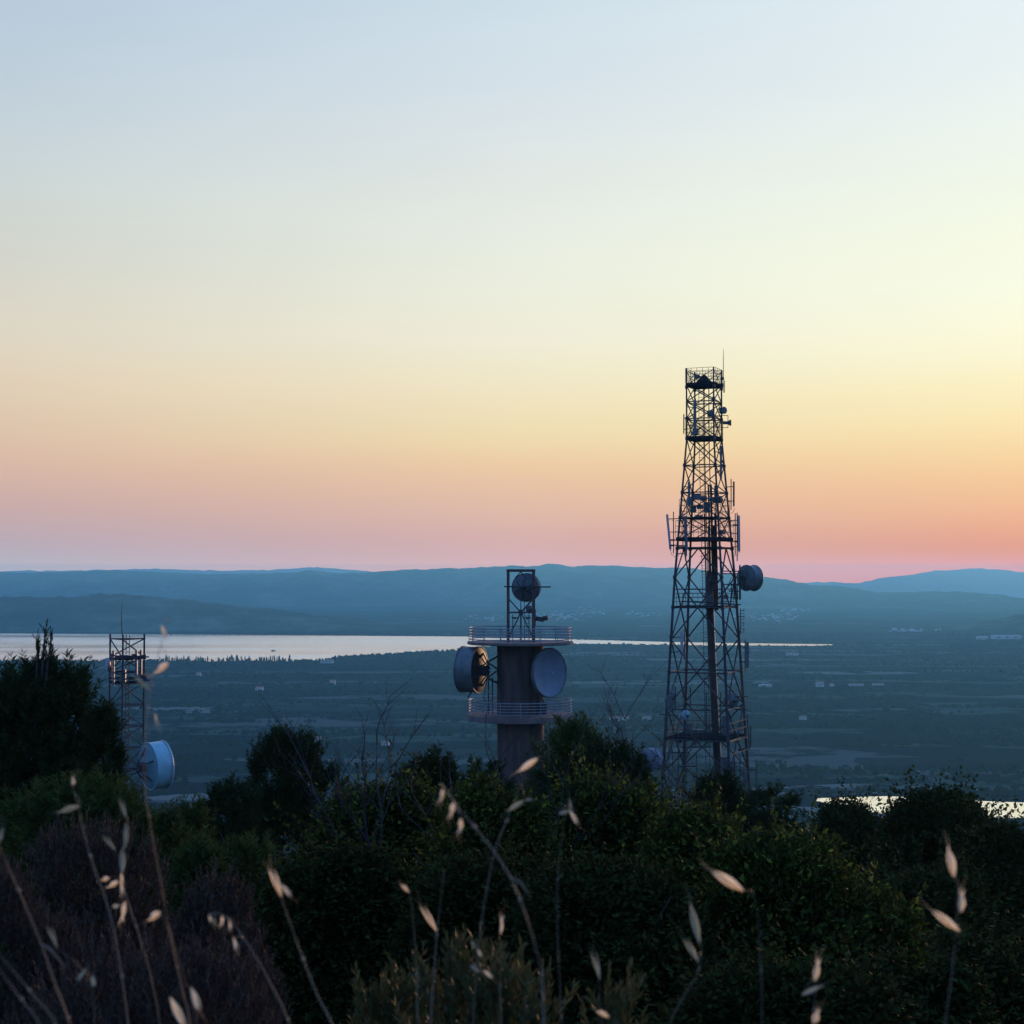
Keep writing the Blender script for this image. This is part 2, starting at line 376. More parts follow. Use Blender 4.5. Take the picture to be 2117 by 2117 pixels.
def broad_crown(w, d, h, n, leaf, rng, lobes=9, base=.1):
    L = lobes_of(w, d, h, lobes, rng, base)
    nt = max(1, n // 14); P, D = shell_points(L, nt, rng, .35)
    k = gap(P, 2.2 / max(.5, w * .25), -.28, rng.uniform(0, 50)); P, D = P[k], D[k]
    P = np.repeat(P, 14, 0); D = np.repeat(D, 14, 0)
    # sprays: leaves strung along a short twig
    tw = unit(D + rng.normal(0, .5, D.shape) * 0 + np.array([0, 0, .35]))
    t = np.tile(np.arange(14) / 14., len(P) // 14)[:, None]
    C = P + tw * t * leaf * 7 + rng.normal(0, leaf * 1.1, P.shape)
    far = np.repeat(rng.uniform(0, 1, len(P) // 14) < .035, 14)[:, None]; C = C + far * (tw * (t * leaf * 11 + leaf * 2) - (C - P - tw * t * leaf * 7) * .6)
    U = unit(tw + rng.normal(0, .75, P.shape) + np.array([0, 0, -.1])); nrm = unit(rng.normal(0, .7, P.shape) + np.array([0, 0, .9]))
    W = unit(np.cross(U, nrm)); s = rng.uniform(.6, 1.25, (len(P), 1)) * leaf
    return leaf_soup(C, U * s, W * s * .52)
def shoot_crown(w, d, h, n, ln, leaf, rng, lobes=9, base=.1, per=22, up=.8, narrow=.16, spread=.55, thr=-.3, inner=.5):
    L = lobes_of(w, d, h, lobes, rng, base)
    ns = max(1, n // per); P, D = shell_points(L, ns, rng, inner)
    k = gap(P, 2.4 / max(.5, w * .25), thr, rng.uniform(0, 50)); P, D = P[k], D[k]
    A = unit(D * .6 + np.array([0, 0, up]) + rng.normal(0, .22, D.shape)); l = rng.uniform(.45, 1.25, (len(P), 1)) * ln
    return shoots(P, A, l, per, leaf, rng, narrow, spread)
def shoots(P, A, l, per, leaf, rng, narrow, spread):
    P = np.repeat(P, per, 0); A = np.repeat(A, per, 0); l = np.repeat(l, per, 0)
    t = np.tile((np.arange(per) + .5) / per, len(P) // per)[:, None]
    side = unit(np.cross(A, rng.normal(size=A.shape)))
    U = unit(A * (1.1 - spread) + side * spread + rng.normal(0, .12, A.shape)); s = leaf * rng.uniform(.7, 1.2, (len(P), 1)) * (1.1 - .45 * t)
    C = P + A * (t - .35) * l + U * s * .8
    W = unit(np.cross(U, rng.normal(size=U.shape)))
    return leaf_soup(C, U * s, W * s * narrow, .1)
def trunk_mb(h, r, w, d, rng, branches=7, lean=.05):
    m = MB(); top = Vector((rng.uniform(-lean, lean) * h, rng.uniform(-lean, lean) * h, h * .72)); pts = []
    for k in range(6):
        t = k / 5; pts.append(Vector((top.x * t + rng.normal(0, .015) * h * (k > 0), top.y * t + rng.normal(0, .015) * h * (k > 0), top.z * t - .15 * (k == 0))))
    m.tube(pts, [r * (1 - .75 * k / 5) * (1.25 if k == 0 else 1) for k in range(6)], 7)
    for b in range(branches):
        t = rng.uniform(.12, .9); i = min(4, int(t * 5)); p = pts[i].lerp(pts[i + 1], t * 5 - i); a = rng.uniform(0, 2 * math.pi)
        e = Vector((math.cos(a) * w * .36, math.sin(a) * d * .36, p.z + h * rng.uniform(.05, .28))); mid = p.lerp(e, .5) + Vector((0, 0, -.03 * h))
        m.tube([p, mid, e], [r * .42 * (1 - .5 * t), r * .26, r * .1], 5)
    return m

def plant(name, label, cat, style, x, top, D, width, mat, seed, n, leaf, ln=.3, group=None, depth=.85, lobes=9, base=.08, sprig=None, trunk=True, **kw):
    """x, top, width on the 1932 view; D metres away.  Root stands on the ground below."""
    rng = np.random.default_rng(seed)
    T = dat(x, top, D); zg = gz(T.x, D); h = T.z - zg; w = width * K * D / F; d = w * depth
    root = thing(name, (T.x, D, zg), label, cat, group)
    if style == 'broad': S = broad_crown(w, d, h - leaf * 4, n, leaf, rng, lobes, base)
    else: S = shoot_crown(w, d, h - ln * .7, n, ln, leaf, rng, lobes, base, **kw)
    zm = np.percentile(S[:, 2], 99.85); S[:, 2] *= h / zm
    wm = (np.percentile(S[:, 0], 99) - np.percentile(S[:, 0], 1)); S[:, 0] -= (np.percentile(S[:, 0], 99) + np.percentile(S[:, 0], 1)) / 2; S[:, 0] *= w / wm; S[:, 1] *= w * depth / wm
    if sprig is not None:
        for (dx, z0, z1, cnt, l2) in sprig:
            ss = np.linspace(0, 1, cnt)[:, None]; P = np.concatenate([dx + rng.normal(0, .015, (cnt, 1)), rng.normal(0, .02, (cnt, 1)), z0 + (z1 - z0) * ss], 1)
            A = unit(np.concatenate([rng.normal(0, .35, (cnt, 1)), rng.normal(0, .35, (cnt, 1)), np.ones((cnt, 1))], 1))
            S = np.concatenate([S, shoots(P, A, np.full((cnt, 1), l2), 16, leaf * .5, rng, .2, .3)])
    link('crown', np_mesh('crown', S, 4, mat), root)
    tm = trunk_mb(h, max(.03, h * .022), w, d, rng)
    if sprig is not None:
        for (dx, z0, z1, cnt, l2) in sprig: tm.tube([(0, 0, h * .5), (dx * .8, 0, z0), (dx, 0, z1)], [.04, .02, .008], 5)
    o = tm.build('trunk', 'bark', root); return root

# --- conifers and scrub trees, far to near (positions read from the photograph, each standing on the slope)
def sprig_for(x, top, D, px, ptop, pz):
    T = dat(x, top, D); a = dat(px, ptop, D); b = dat(px, pz, D); zg = gz(T.x, D); return (a.x - T.x, b.z - zg, a.z - zg, 14, .22)
plant('pine_tree', 'tall dark pine at the left edge with one long sprig above the lake', 'tree', 'shoot', 62, 1243, 26, 440, 'pine', 11, 90000, .085, .42, 'dark pines on the slope', sprig=[sprig_for(62, 1243, 26, 86, 1185, 1250), sprig_for(62, 1243, 26, 72, 1205, 1255), sprig_for(62, 1243, 26, 97, 1200, 1255)], lobes=19, up=1.1)
plant('pine_tree', 'smaller dark pine against the right flank of the tallest left pine', 'tree', 'shoot', 205, 1322, 24.5, 125, 'pine', 12, 22000, .075, .3, 'dark pines on the slope', lobes=9)
plant('pine_tree', 'rounded dark pine standing alone between white dish and bare twigs', 'tree', 'shoot', 520, 1372, 36, 250, 'pine', 13, 52000, .09, .4, 'dark pines on the slope', lobes=11, up=1.0)
plant('pine_tree', 'pine with lighter spiky top in front of the concrete tower foot', 'tree', 'shoot', 1035, 1352, 42, 230, 'pine_light', 14, 38000, .11, .5, 'dark pines on the slope', lobes=11, up=.8)
plant('pine_tree', 'pine leaning to the right of the tower foot pine', 'tree', 'shoot', 1140, 1388, 41, 190, 'pine', 15, 26000, .1, .45, 'dark pines on the slope', lobes=9)
plant('pine_tree', 'low dark pine left of the concrete tower foot', 'tree', 'shoot', 930, 1430, 39, 150, 'pine', 16, 18000, .1, .4, 'dark pines on the slope')
plant('pine_tree', 'dark bushy pine under the lattice mast foot', 'tree', 'shoot', 1320, 1452, 46, 190, 'pine', 17, 26000, .1, .4, 'dark pines on the slope', lobes=10)
plant('pine_tree', 'dark low pine right of the lattice mast foot', 'tree', 'shoot', 1462, 1482, 47, 190, 'pine', 18, 24000, .1, .36, 'dark pines on the slope', lobes=10)
plant('pine_tree', 'flat topped dark pine filling the gap below the mast', 'tree', 'shoot', 1230, 1470, 38, 180, 'pine', 19, 22000, .09, .35, 'dark pines on the slope')
plant('oak_tree', 'broad black green oak in front of the golden pond', 'tree', 'broad', 1748, 1486, 38, 250, 'broad_dark', 21, 133380, 0.057, group='oaks on the right slope', lobes=12)
plant('oak_tree', 'thin topped oak whose sprays reach over the right end of the pond', 'tree', 'broad', 1815, 1506, 36, 80, 'broad_dark', 22, 17955, 0.05029, group='oaks on the right slope', lobes=7)
plant('oak_tree', 'low dark oak beneath the left end of the golden pond', 'tree', 'broad', 1590, 1505, 44, 210, 'broad_dark', 23, 76950, 0.057, group='oaks on the right slope')
plant('oak_tree', 'dark oak cut off by the right edge below the pond', 'tree', 'broad', 1915, 1546, 30, 180, 'broad_dark', 24, 66690, 0.05029, group='oaks on the right slope')
plant('oak_tree', 'shaded oak behind the three bright oat husks at right', 'tree', 'broad', 1790, 1640, 24, 330, 'broad_dark', 25, 102600, 0.04694, group='oaks on the right slope', lobes=11)
# --- shrubs
SG = 'evergreen shrubs below the towers'
plant('shrub', 'grey green shrub left of the low pine by the concrete tower', 'shrub', 'shoot', 790, 1412, 37, 170, 'broad_dark', 31, 22000, 0.104, .35, SG, thr=-.25)
plant('shrub', 'dark shrub at the left foot of the rounded lone pine', 'shrub', 'shoot', 432, 1470, 33, 200, 'pine', 32, 24000, .08, .3, SG)
plant('shrub', 'small cone shaped shrub right of the white dish', 'shrub', 'shoot', 372, 1503, 20, 105, 'pine_light', 33, 15000, .055, .2, SG)
plant('shrub', 'low rounded shrub filling the dip between the white dish and the cone shaped shrub', 'shrub', 'shoot', 322, 1518, 19, 140, 'pine_light', 38, 18000, .055, .2, SG)
plant('shrub', 'wide light tipped shrub below the left pines', 'shrub', 'shoot', 110, 1462, 15, 400, 'pine_light', 34, 44000, .045, .18, SG, lobes=13)
plant('shrub', 'light green shrub just beneath the white dish', 'shrub', 'shoot', 262, 1474, 15.5, 185, 'pine_light', 35, 20000, .045, .18, SG)
plant('shrub', 'yellow green shrub between the heather and the lone pine', 'shrub', 'shoot', 470, 1578, 16, 290, 'pine_light', 36, 34000, .045, .18, SG, lobes=11)
plant('shrub', 'green shrub rising behind the right end of the heather', 'shrub', 'shoot', 355, 1575, 14, 190, 'pine_light', 37, 22000, .045, .17, SG)
BG = 'broad leaved bushes across the middle'
plant('leafy_bush', 'leafy bush under the left bare twigs', 'bush', 'broad', 700, 1468, 20, 310, 'broad', 41, 92340, 0.03489, group=BG, lobes=11)
plant('leafy_bush', 'leafy bush in front of the low pine behind the arching oat stem', 'bush', 'broad', 880, 1475, 17, 300, 'broad', 42, 92340, 0.03081, group=BG, lobes=11)
plant('leafy_bush', 'glinting leafy bush beneath the spiky tower foot pine', 'bush', 'broad', 1110, 1458, 18.5, 350, 'broad', 43, 112860, 0.03353, group=BG, lobes=12)
plant('leafy_bush', 'leafy bush below the low pine right of the mast', 'bush', 'broad', 1330, 1520, 17, 330, 'broad', 44, 102600, 0.03081, group=BG, lobes=11)
plant('leafy_bush', 'big yellow tipped bush at lower right, nearest of the leafy bushes', 'bush', 'broad', 1460, 1562, 11, 500, 'broad', 45, 133380, 0.0241, group=BG, lobes=14)
plant('leafy_bush', 'dark leafy bush directly right of the brown heather', 'bush', 'broad', 610, 1590, 12, 350, 'broad_dark', 46, 92340, 0.0241, group=BG, lobes=11)
plant('leafy_bush', 'dark leafy bush crossed by the arching oat stem', 'bush', 'broad', 890, 1600, 11.5, 430, 'broad_dark', 47, 107730, 0.02284, group=BG, lobes=12)
plant('leafy_bush', 'dark leafy bush below the glinting bush in mid picture', 'bush', 'broad', 1190, 1620, 10.5, 420, 'broad_dark', 48, 102600, 0.02148, group=BG, lobes=12)
plant('leafy_bush', 'dim bush at the lower right corner beside the tall oat', 'bush', 'broad', 1870, 1755, 13, 300, 'broad_dark', 49, 66690, 0.02682, group=BG)
plant('leafy_bush', 'low dark bush between big yellow tipped bush and right corner', 'bush', 'broad', 1690, 1790, 9, 300, 'broad_dark', 50, 66690, 0.02148, group=BG)
plant('leafy_bush', 'shadowed bush at the bottom edge under the big yellow tipped bush', 'bush', 'broad', 1440, 1800, 6.5, 520, 'broad_dark', 51, 87210, 0.01477, group=BG)
HG = 'brown heather at lower left'
HK = dict(per=26, up=1.6, narrow=.22, spread=.35, thr=-.5)
plant('heather', 'purple brown heather clump behind the rust coloured oat stem', 'heather', 'shoot', 235, 1548, 8.6, 380, 'heather', 61, 60000, .017, .16, HG, lobes=13, **HK)
plant('heather', 'purple brown heather clump cut by the left edge', 'heather', 'shoot', 10, 1610, 7.6, 330, 'heather', 62, 50000, .016, .15, HG, lobes=11, **HK)
plant('heather', 'purple brown heather clump at the right end of the heather', 'heather', 'shoot', 410, 1640, 8.2, 230, 'heather', 63, 34000, .016, .15, HG, **HK)
plant('heather', 'dark brown heather at the bottom left below the other clumps', 'heather', 'shoot', 200, 1765, 5.2, 620, 'heather', 64, 52000, .012, .12, HG, lobes=12, **HK)
OG = 'olive shoots along the bottom edge'
OK_ = dict(per=16, up=1.8, narrow=.2, spread=.3, thr=-.6)
plant('low_shrub', 'soft olive shoots at the bottom edge right of the middle', 'shrub', 'shoot', 950, 1775, 3.6, 400, 'cistus', 71, 15000, .017, .09, OG, lobes=9, **OK_)
plant('low_shrub', 'soft olive shoots at the bottom edge left of the middle', 'shrub', 'shoot', 700, 1800, 3.9, 260, 'cistus', 72, 10000, .017, .09, OG, lobes=8, **OK_)
plant('low_shrub', 'sparse brown green shoots at the bottom below the leafy bushes', 'shrub', 'shoot', 1150, 1835, 3.4, 260, 'cistus', 73, 9000, .015, .085, OG, lobes=8, **OK_)

# --- bare, dead trees
def bare_tree(label, x, top, D, width, seed, r=.03, n=5):
    rng = random.Random(seed); T = dat(x, top, D); zg = gz(T.x, D); h = T.z - zg; w = width * K * D / F
    root = thing('bare_tree', (T.x, D, zg), label, 'dead tree', 'bare trees among the bushes')
    tm = MB(); tp = [Vector((0, 0, -.1)), Vector((rng.uniform(-.1, .1), 0, h * .3)), Vector((rng.uniform(-.15, .15), rng.uniform(-.1, .1), h * .62))]
    tm.tube(tp, [r * 1.5, r * 1.2, r], 7); tm.build('trunk', 'twig', root)
    for b in range(n):
        m = MB()
        def grow(p, d, l, rr, depth):
            pts = [p]; q = p; dd = d.copy()
            for k in range(4):
                dd = (dd + Vector((rng.uniform(-.28, .28), rng.uniform(-.28, .28), rng.uniform(-.1, .2)))).normalized(); q = q + dd * (l / 4); pts.append(q)
                if depth < 2 and k >= 1:
                    for _ in range(1 + (rng.random() < .4)):
                        nd = (dd + Vector((rng.uniform(-.9, .9), rng.uniform(-.9, .9), rng.uniform(-.2, .5)))).normalized(); grow(q, nd, l * .45, rr * .5, depth + 1)
            m.tube(pts, [rr * (1 - .18 * k) for k in range(5)], 5)
        a = 2 * math.pi * b / n + rng.uniform(-.4, .4); s = rng.uniform(.6, 1)
        p = tp[1].lerp(tp[2], rng.uniform(.3, 1)); e = Vector((math.cos(a) * w / 2 * s, math.sin(a) * w / 3 * s, h * rng.uniform(.85, 1.0) - p.z if b != 0 else h - p.z))
        grow(p, e.normalized(), e.length * .95, r * .72, 0)
        m.build('branch', 'twig', root)
bare_tree('bare grey twigs right of the rounded lone pine', 690, 1388, 19, 150, 1, .027, 5)
bare_tree('bare twigs in front of the grey green shrub', 850, 1425, 18, 150, 2, .018, 4)
bare_tree('dead forked tree beside the left foot of the lattice mast', 1222, 1338, 60, 60, 3, .055, 3)
bare_tree('dead tree in front of the lattice mast foot', 1268, 1380, 62, 46, 4, .05, 3)
bare_tree('thin bare twigs over the glinting leafy bush', 1030, 1425, 17.5, 200, 5, .016, 4)

# --- undergrowth covering the slope
def undergrowth():
    rng = np.random.default_rng(91); n = 5200
    y = 4 + 190 * rng.uniform(0, 1, n) ** 1.6; x = rng.uniform(-.55, .55, n) * (y + 14)
    P = np.array([(a, b, gz(a, b)) for a, b in zip(x, y)]); sc = (.35 + y / 55)[:, None]
    per = 22; P = np.repeat(P, per, 0); s = np.repeat(np.minimum(sc, 2.2), per, 0)
    C = P + np.abs(rng.normal(0, 1, P.shape)) * np.array([0, 0, .42]) * s + rng.normal(0, .34, P.shape) * np.array([1, 1, 0]) * s
    U = unit(rng.normal(0, .6, P.shape) + np.array([0, 0, .8])); W = unit(np.cross(U, rng.normal(size=U.shape))); z = .075 * s * rng.uniform(.6, 1.3, (len(P), 1))
    tag(link('undergrowth', np_mesh('undergrowth', leaf_soup(C, U * z, W * z * .5), 4, 'broad_dark')), 'dark low scrub covering the slope under trees and bushes', 'scrub', kind='stuff')
undergrowth()

# ------------------------------------------------------------------ trees, houses on the plain
import bmesh
def ico(sub=2):
    b = bmesh.new(); bmesh.ops.create_icosphere(b, subdivisions=sub, radius=1)
    V = np.array([v.co[:] for v in b.verts]); Fi = np.array([[v.index for v in f.verts] for f in b.faces]); b.free(); return V, Fi
def inside(pt, poly):
    x, y = pt; c = False; j = len(poly) - 1
    for i in range(len(poly)):
        xi, yi = poly[i]; xj, yj = poly[j]
        if (yi > y) != (yj > y) and x < (xj - xi) * (y - yi) / (yj - yi) + xi: c = not c
        j = i
    return c
LAKE = [(p.x, p.y) for p in (at_z(a, b) for a, b in far_shore + near_shore)]
POND = [(p.x, p.y) for p in (at_z(a, b) for a, b in [(1600, 1642), (1830, 1640), (2030, 1650), (2450, 1658), (2450, 1706), (2050, 1698), (1800, 1690), (1600, 1664)])]
def blob_trees(name, pts, label, cat, seed):
    rng = np.random.default_rng(seed); V, Fi = ico(); out = []; V0, F0 = ico(1)
    for (x, y, r, h, z0) in pts:
        vv, ff = (V, Fi) if y < 2000 else (V0, F0)
        k = vv * np.array([r, r, h / 2]) * (1 + rng.normal(0, .24, (len(vv), 1))) + np.array([x, y, z0 + h * .46])
        out.append(k[ff].reshape(-1, 3))
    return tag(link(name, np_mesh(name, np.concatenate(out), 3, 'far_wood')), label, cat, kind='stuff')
rng = np.random.default_rng(5); pts = []
tries = 0
while len(pts) < 20000 and tries < 400000:
    tries += 1
    y = 1050 + 3900 * rng.uniform() ** .8; x = rng.uniform(-.36, .36) * y
    d = noise.fractal(Vector((x * .0018, y * .0085, 3)), .7, 2, 6)
    lines = abs(noise.noise((x * .0011 + 7, y * .0075, 8)))
    if d < .16 and lines > .035: continue
    if d < .16 and rng.uniform() < .4: continue
    if inside((x, y), LAKE) or inside((x, y), POND): continue
    r = rng.uniform(.8, 2.1) if rng.uniform() < .9 else rng.uniform(2, 3.4); pts.append((x, y, r * rng.uniform(1, 1.7), r * rng.uniform(1.3, 2.2), PLAIN))
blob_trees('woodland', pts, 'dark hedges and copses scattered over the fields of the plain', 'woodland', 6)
pts = []
for i in range(900):                                           # wood along the near shore of the lake
    px = rng.uniform(-60, 1720); py = float(np.interp(px, [p[0] for p in near_shore[::-1]], [p[1] for p in near_shore[::-1]])) + 1.0 + abs(rng.normal(0, 2.2))
    g = at_z(px, py); tall = 330 < px < 600
    if 1000 < px and rng.uniform() < .3: continue
    thin = tall and rng.uniform() < .65; r = rng.uniform(.9, 1.7) if thin else rng.uniform(1.8, 4); h = rng.uniform(8, 16) if thin else rng.uniform(3.5, 7)
    pts.append((g.x, g.y, r, h if px < 1000 else h * .6, PLAIN))
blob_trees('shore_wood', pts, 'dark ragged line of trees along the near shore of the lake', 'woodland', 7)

def house(px, py, w, d, h, rz, label, roofh=2.0, roofmat='house_roof', name='farmhouse', cat='house'):
    w *= .75; d *= .8; g = at_z(px, py); root = thing(name, (g.x, g.y, PLAIN), label, cat, 'pale houses on the plain'); root.rotation_euler.z = rz
    MB().box((0, 0, h / 2), (w, d, h)).build('wall', 'house_wall', root)
    m = MB(); o = .4; m.v = [Vector(q) for q in ((-w / 2 - o, -d / 2 - o, h + .003), (w / 2 + o, -d / 2 - o, h + .003), (w / 2 + o, d / 2 + o, h + .003), (-w / 2 - o, d / 2 + o, h + .003), (-w / 2 - o, 0, h + roofh), (w / 2 + o, 0, h + roofh))]
    m.f = [(0, 1, 5, 4), (2, 3, 4, 5), (1, 2, 5), (3, 0, 4), (3, 2, 1, 0)]; m.build('roof', roofmat, root)
    for k in (-1, 0, 1): MB().box((k * w * .28, -d / 2 - .01, h * .55), (w * .09, .06, h * .32)).build('window', 'hull', root)
    return root
house(1695, 1420, 15, 10, 7, .1, 'white house with red roof right of the mast on the plain')
house(1720, 1419, 9, 8, 4, -.1, 'small white annex close by the red roofed white house', 1.2)
house(1770, 1418, 30, 7, 3, .03, 'long low pale shed right of the red roofed white house', 1)
house(1815, 1417, 24, 7, 3, .03, 'second long low pale shed farther right of the red roofed house', 1)
house(1638, 1355, 34, 12, 5, 0, 'wide pale barn right of the mast just below the lake strip')
house(1582, 1420, 26, 8, 3.5, .05, 'low grey roofed building close right of the mast', 1, 'house_wall')
house(2080, 1321, 110, 20, 9, .02, 'long white warehouse at the right edge below the spur', 2, 'house_wall', 'warehouse', 'building')
house(2030, 1322, 40, 16, 7, .02, 'pale block left of the long white warehouse', 2, 'house_wall', 'warehouse', 'building')
house(1660, 1488, 10, 7, 4, .5, 'small pale cabin alone in the fields right of the mast', 1.2)
house(1271, 1490, 16, 8, 4, .1, 'leftmost of three pale farm buildings between tower and mast', 1.5)
house(1293, 1490, 10, 8, 4.5, .1, 'bright short farm building between its two pale neighbours', 1.5)
house(1338, 1489, 14, 8, 3.5, .1, 'rightmost of three pale farm buildings, beside the mast', 1.5)
house(797, 1541, 10, 7, 3.5, -.2, 'small pale house left of the concrete tower foot', 1.4)
house(657, 1532, 9, 7, 3.5, -.2, 'small pale house above the rounded lone pine at its right', 1.4)
house(536, 1428, 15, 9, 5, -.1, 'pale house in the dark wood right of the small mast', 1.6)
house(688, 1415, 11, 9, 6, -.1, 'narrow pale house left of the concrete tower, amid the wood', 1.6)
house(411, 1397, 10, 8, 4.5, 0, 'tiny pale house near the shore right of the small mast', 1.4)
house(676, 1371, 34, 12, 6, 0, 'long pale building on the lake shore left of the tower', 1.6)

def town():
    m = MB(); rr = random.Random(3)
    for (cx, cy, sx, sy, n) in ((1165, 1275, 60, 9, 60), (1220, 1265, 40, 8, 30), (1330, 1270, 45, 7, 26), (1600, 1278, 75, 8, 60), (1640, 1262, 40, 3, 22), (1880, 1305, 60, 3, 26), (2060, 1312, 60, 5, 40), (1000, 1277, 50, 7, 24)):
        for _ in range(int(n * .7)):
            px = rr.gauss(cx, sx * .5); py = rr.gauss(cy, sy * .5)
            # stand on the hill's front slope: step out along the ray until the terrain is met
            best = None
            for s in range(70):
                Y = 5200 + 90 * s; p = at(px, py, Y)
                t = (Y - (11800 - 2200 * min(1, max(0, (px - 1300) / 900)))) / 2300
                if t > -1:
                    h = .5 * (1 - abs(t)) ** 1.15 + .5 * (.5 - .5 * math.cos(math.pi * (1 - abs(t))))
                    if PLAIN - 6 + 262 * h > p.z: best = p; break
                elif p.z < PLAIN: best = p; break
            if best is None: continue
            h = rr.uniform(3, 6); m.box(best + Vector((0, -20, h / 2)), (rr.uniform(6, 15), rr.uniform(6, 10), h * 1.6), rr.uniform(-.3, .3))
    o = m.build('town', 'town_wall'); tag(o, 'scattered pale houses of a far town on the lower slopes of the hills', 'town', kind='stuff')
town()
def boat():
    g = at_z(565, 1346, PLAIN + .5); root = thing('boat', g, 'tiny dark boat alone on the pale lake', 'boat')
    m = MB(); L = 11
    m.v = [Vector(q) for q in ((-L / 2, -1.4, .2), (L / 2 - 2, -1.4, .2), (L / 2, 0, .2), (L / 2 - 2, 1.4, .2), (-L / 2, 1.4, .2), (-L / 2, -1.7, 1.6), (L / 2 - 2, -1.7, 1.6), (L / 2 + .6, 0, 1.9), (L / 2 - 2, 1.7, 1.6), (-L / 2, 1.7, 1.6))]
    m.f = [(0, 1, 6, 5), (1, 2, 7, 6), (2, 3, 8, 7), (3, 4, 9, 8), (4, 0, 5, 9), (5, 6, 7, 8, 9), (4, 3, 2, 1, 0)]; m.build('hull', 'hull', root)
    MB().box((-1, 0, 2.4), (3.4, 2.2, 1.6)).build('cabin', 'hull', root)
boat()

# ------------------------------------------------------------------ dishes and aerials
def dish(parent, org, c, ax, dia, depth, body, face, label=None, back=.28, bowl=False, struts=0, name='dish_antenna', bolts=0, notch=0., backmat=None):
    """drum dish: domed back, cylindrical shroud, front cover.  c = centre of the back lip, ax points where the dish looks."""
    ax = Vector(ax).normalized(); c = Vector(c); R = dia / 2; m = MB()
    prof = [(0, -back * dia), (R * .25, -back * dia * .97)] + [(R * t, -back * dia * (1 - t * t)) for t in (.4, .55, .7, .85, .97)]
    sh = [(R * .98, -.01), (R, 0), (R, depth * .06)] if depth > .05 else [(R * .98, -.01), (R, 0), (R, .04), (R * .97, .04)]
    if depth > .05:
        if notch: sh += [(R * (1 - notch), depth * .4), (R * (1 - notch), depth * .6)]
        sh += [(R, depth * .94), (R, depth), (R * .97, depth)]
    m.lathe(prof, c, ax, 40)
    o = m.build(name, backmat or body, parent, org, True)
    MB().lathe(sh, c, ax, 48).build('shroud', body, o, org, True)
    if label: o['label'] = label
    f = MB(); fd = max(depth, .04)
    if bowl: f.lathe([(R * .968, fd - .01), (R * .8, fd - .05 * dia), (R * .5, fd - .10 * dia), (R * .2, fd - .125 * dia), (0, fd - .13 * dia)], c, ax, 40)
    else: f.lathe([(R * .968, fd - .004), (R * .7, fd + .012 * dia), (R * .3, fd + .02 * dia), (0, fd + .022 * dia)], c, ax, 40)
    f.build('radome', face, o, org, True)
    MB().hoop(c + ax * (fd * .985), ax, R * 1.012, .022 * dia / 2 + .01, 40, 6).build('rim', body, o, org, True)
    MB().hoop(c, ax, R * 1.012, .018 * dia / 2 + .01, 40, 6).build('back_rim', body, o, org, True)
    _, u, w = frame(ax)
    h = MB().lathe([(0, -back * dia - .25 * R), (.2 * R, -back * dia - .25 * R), (.2 * R, -back * dia * .85)], c, ax, 16)
    for k in range(struts):
        a = 2 * math.pi * k / struts + .4; h.bar(c - ax * (back * dia * .40) + (u * math.cos(a) + w * math.sin(a)) * (R * .78), c - ax * (back * dia + .3 * R) + (u * math.cos(a) + w * math.sin(a)) * (R * .16), .025 * dia * .6)
    h.build('mount', 'steel', o, org)
    if bolts:
        b = MB()
        for k in range(bolts):
            a = 2 * math.pi * k / bolts; b.box(c + ax * (fd * .88) + (u * math.cos(a) + w * math.sin(a)) * (R * 1.01), (.05, .05, .05))
        b.build('bolts', 'steel', o, org)
    return o

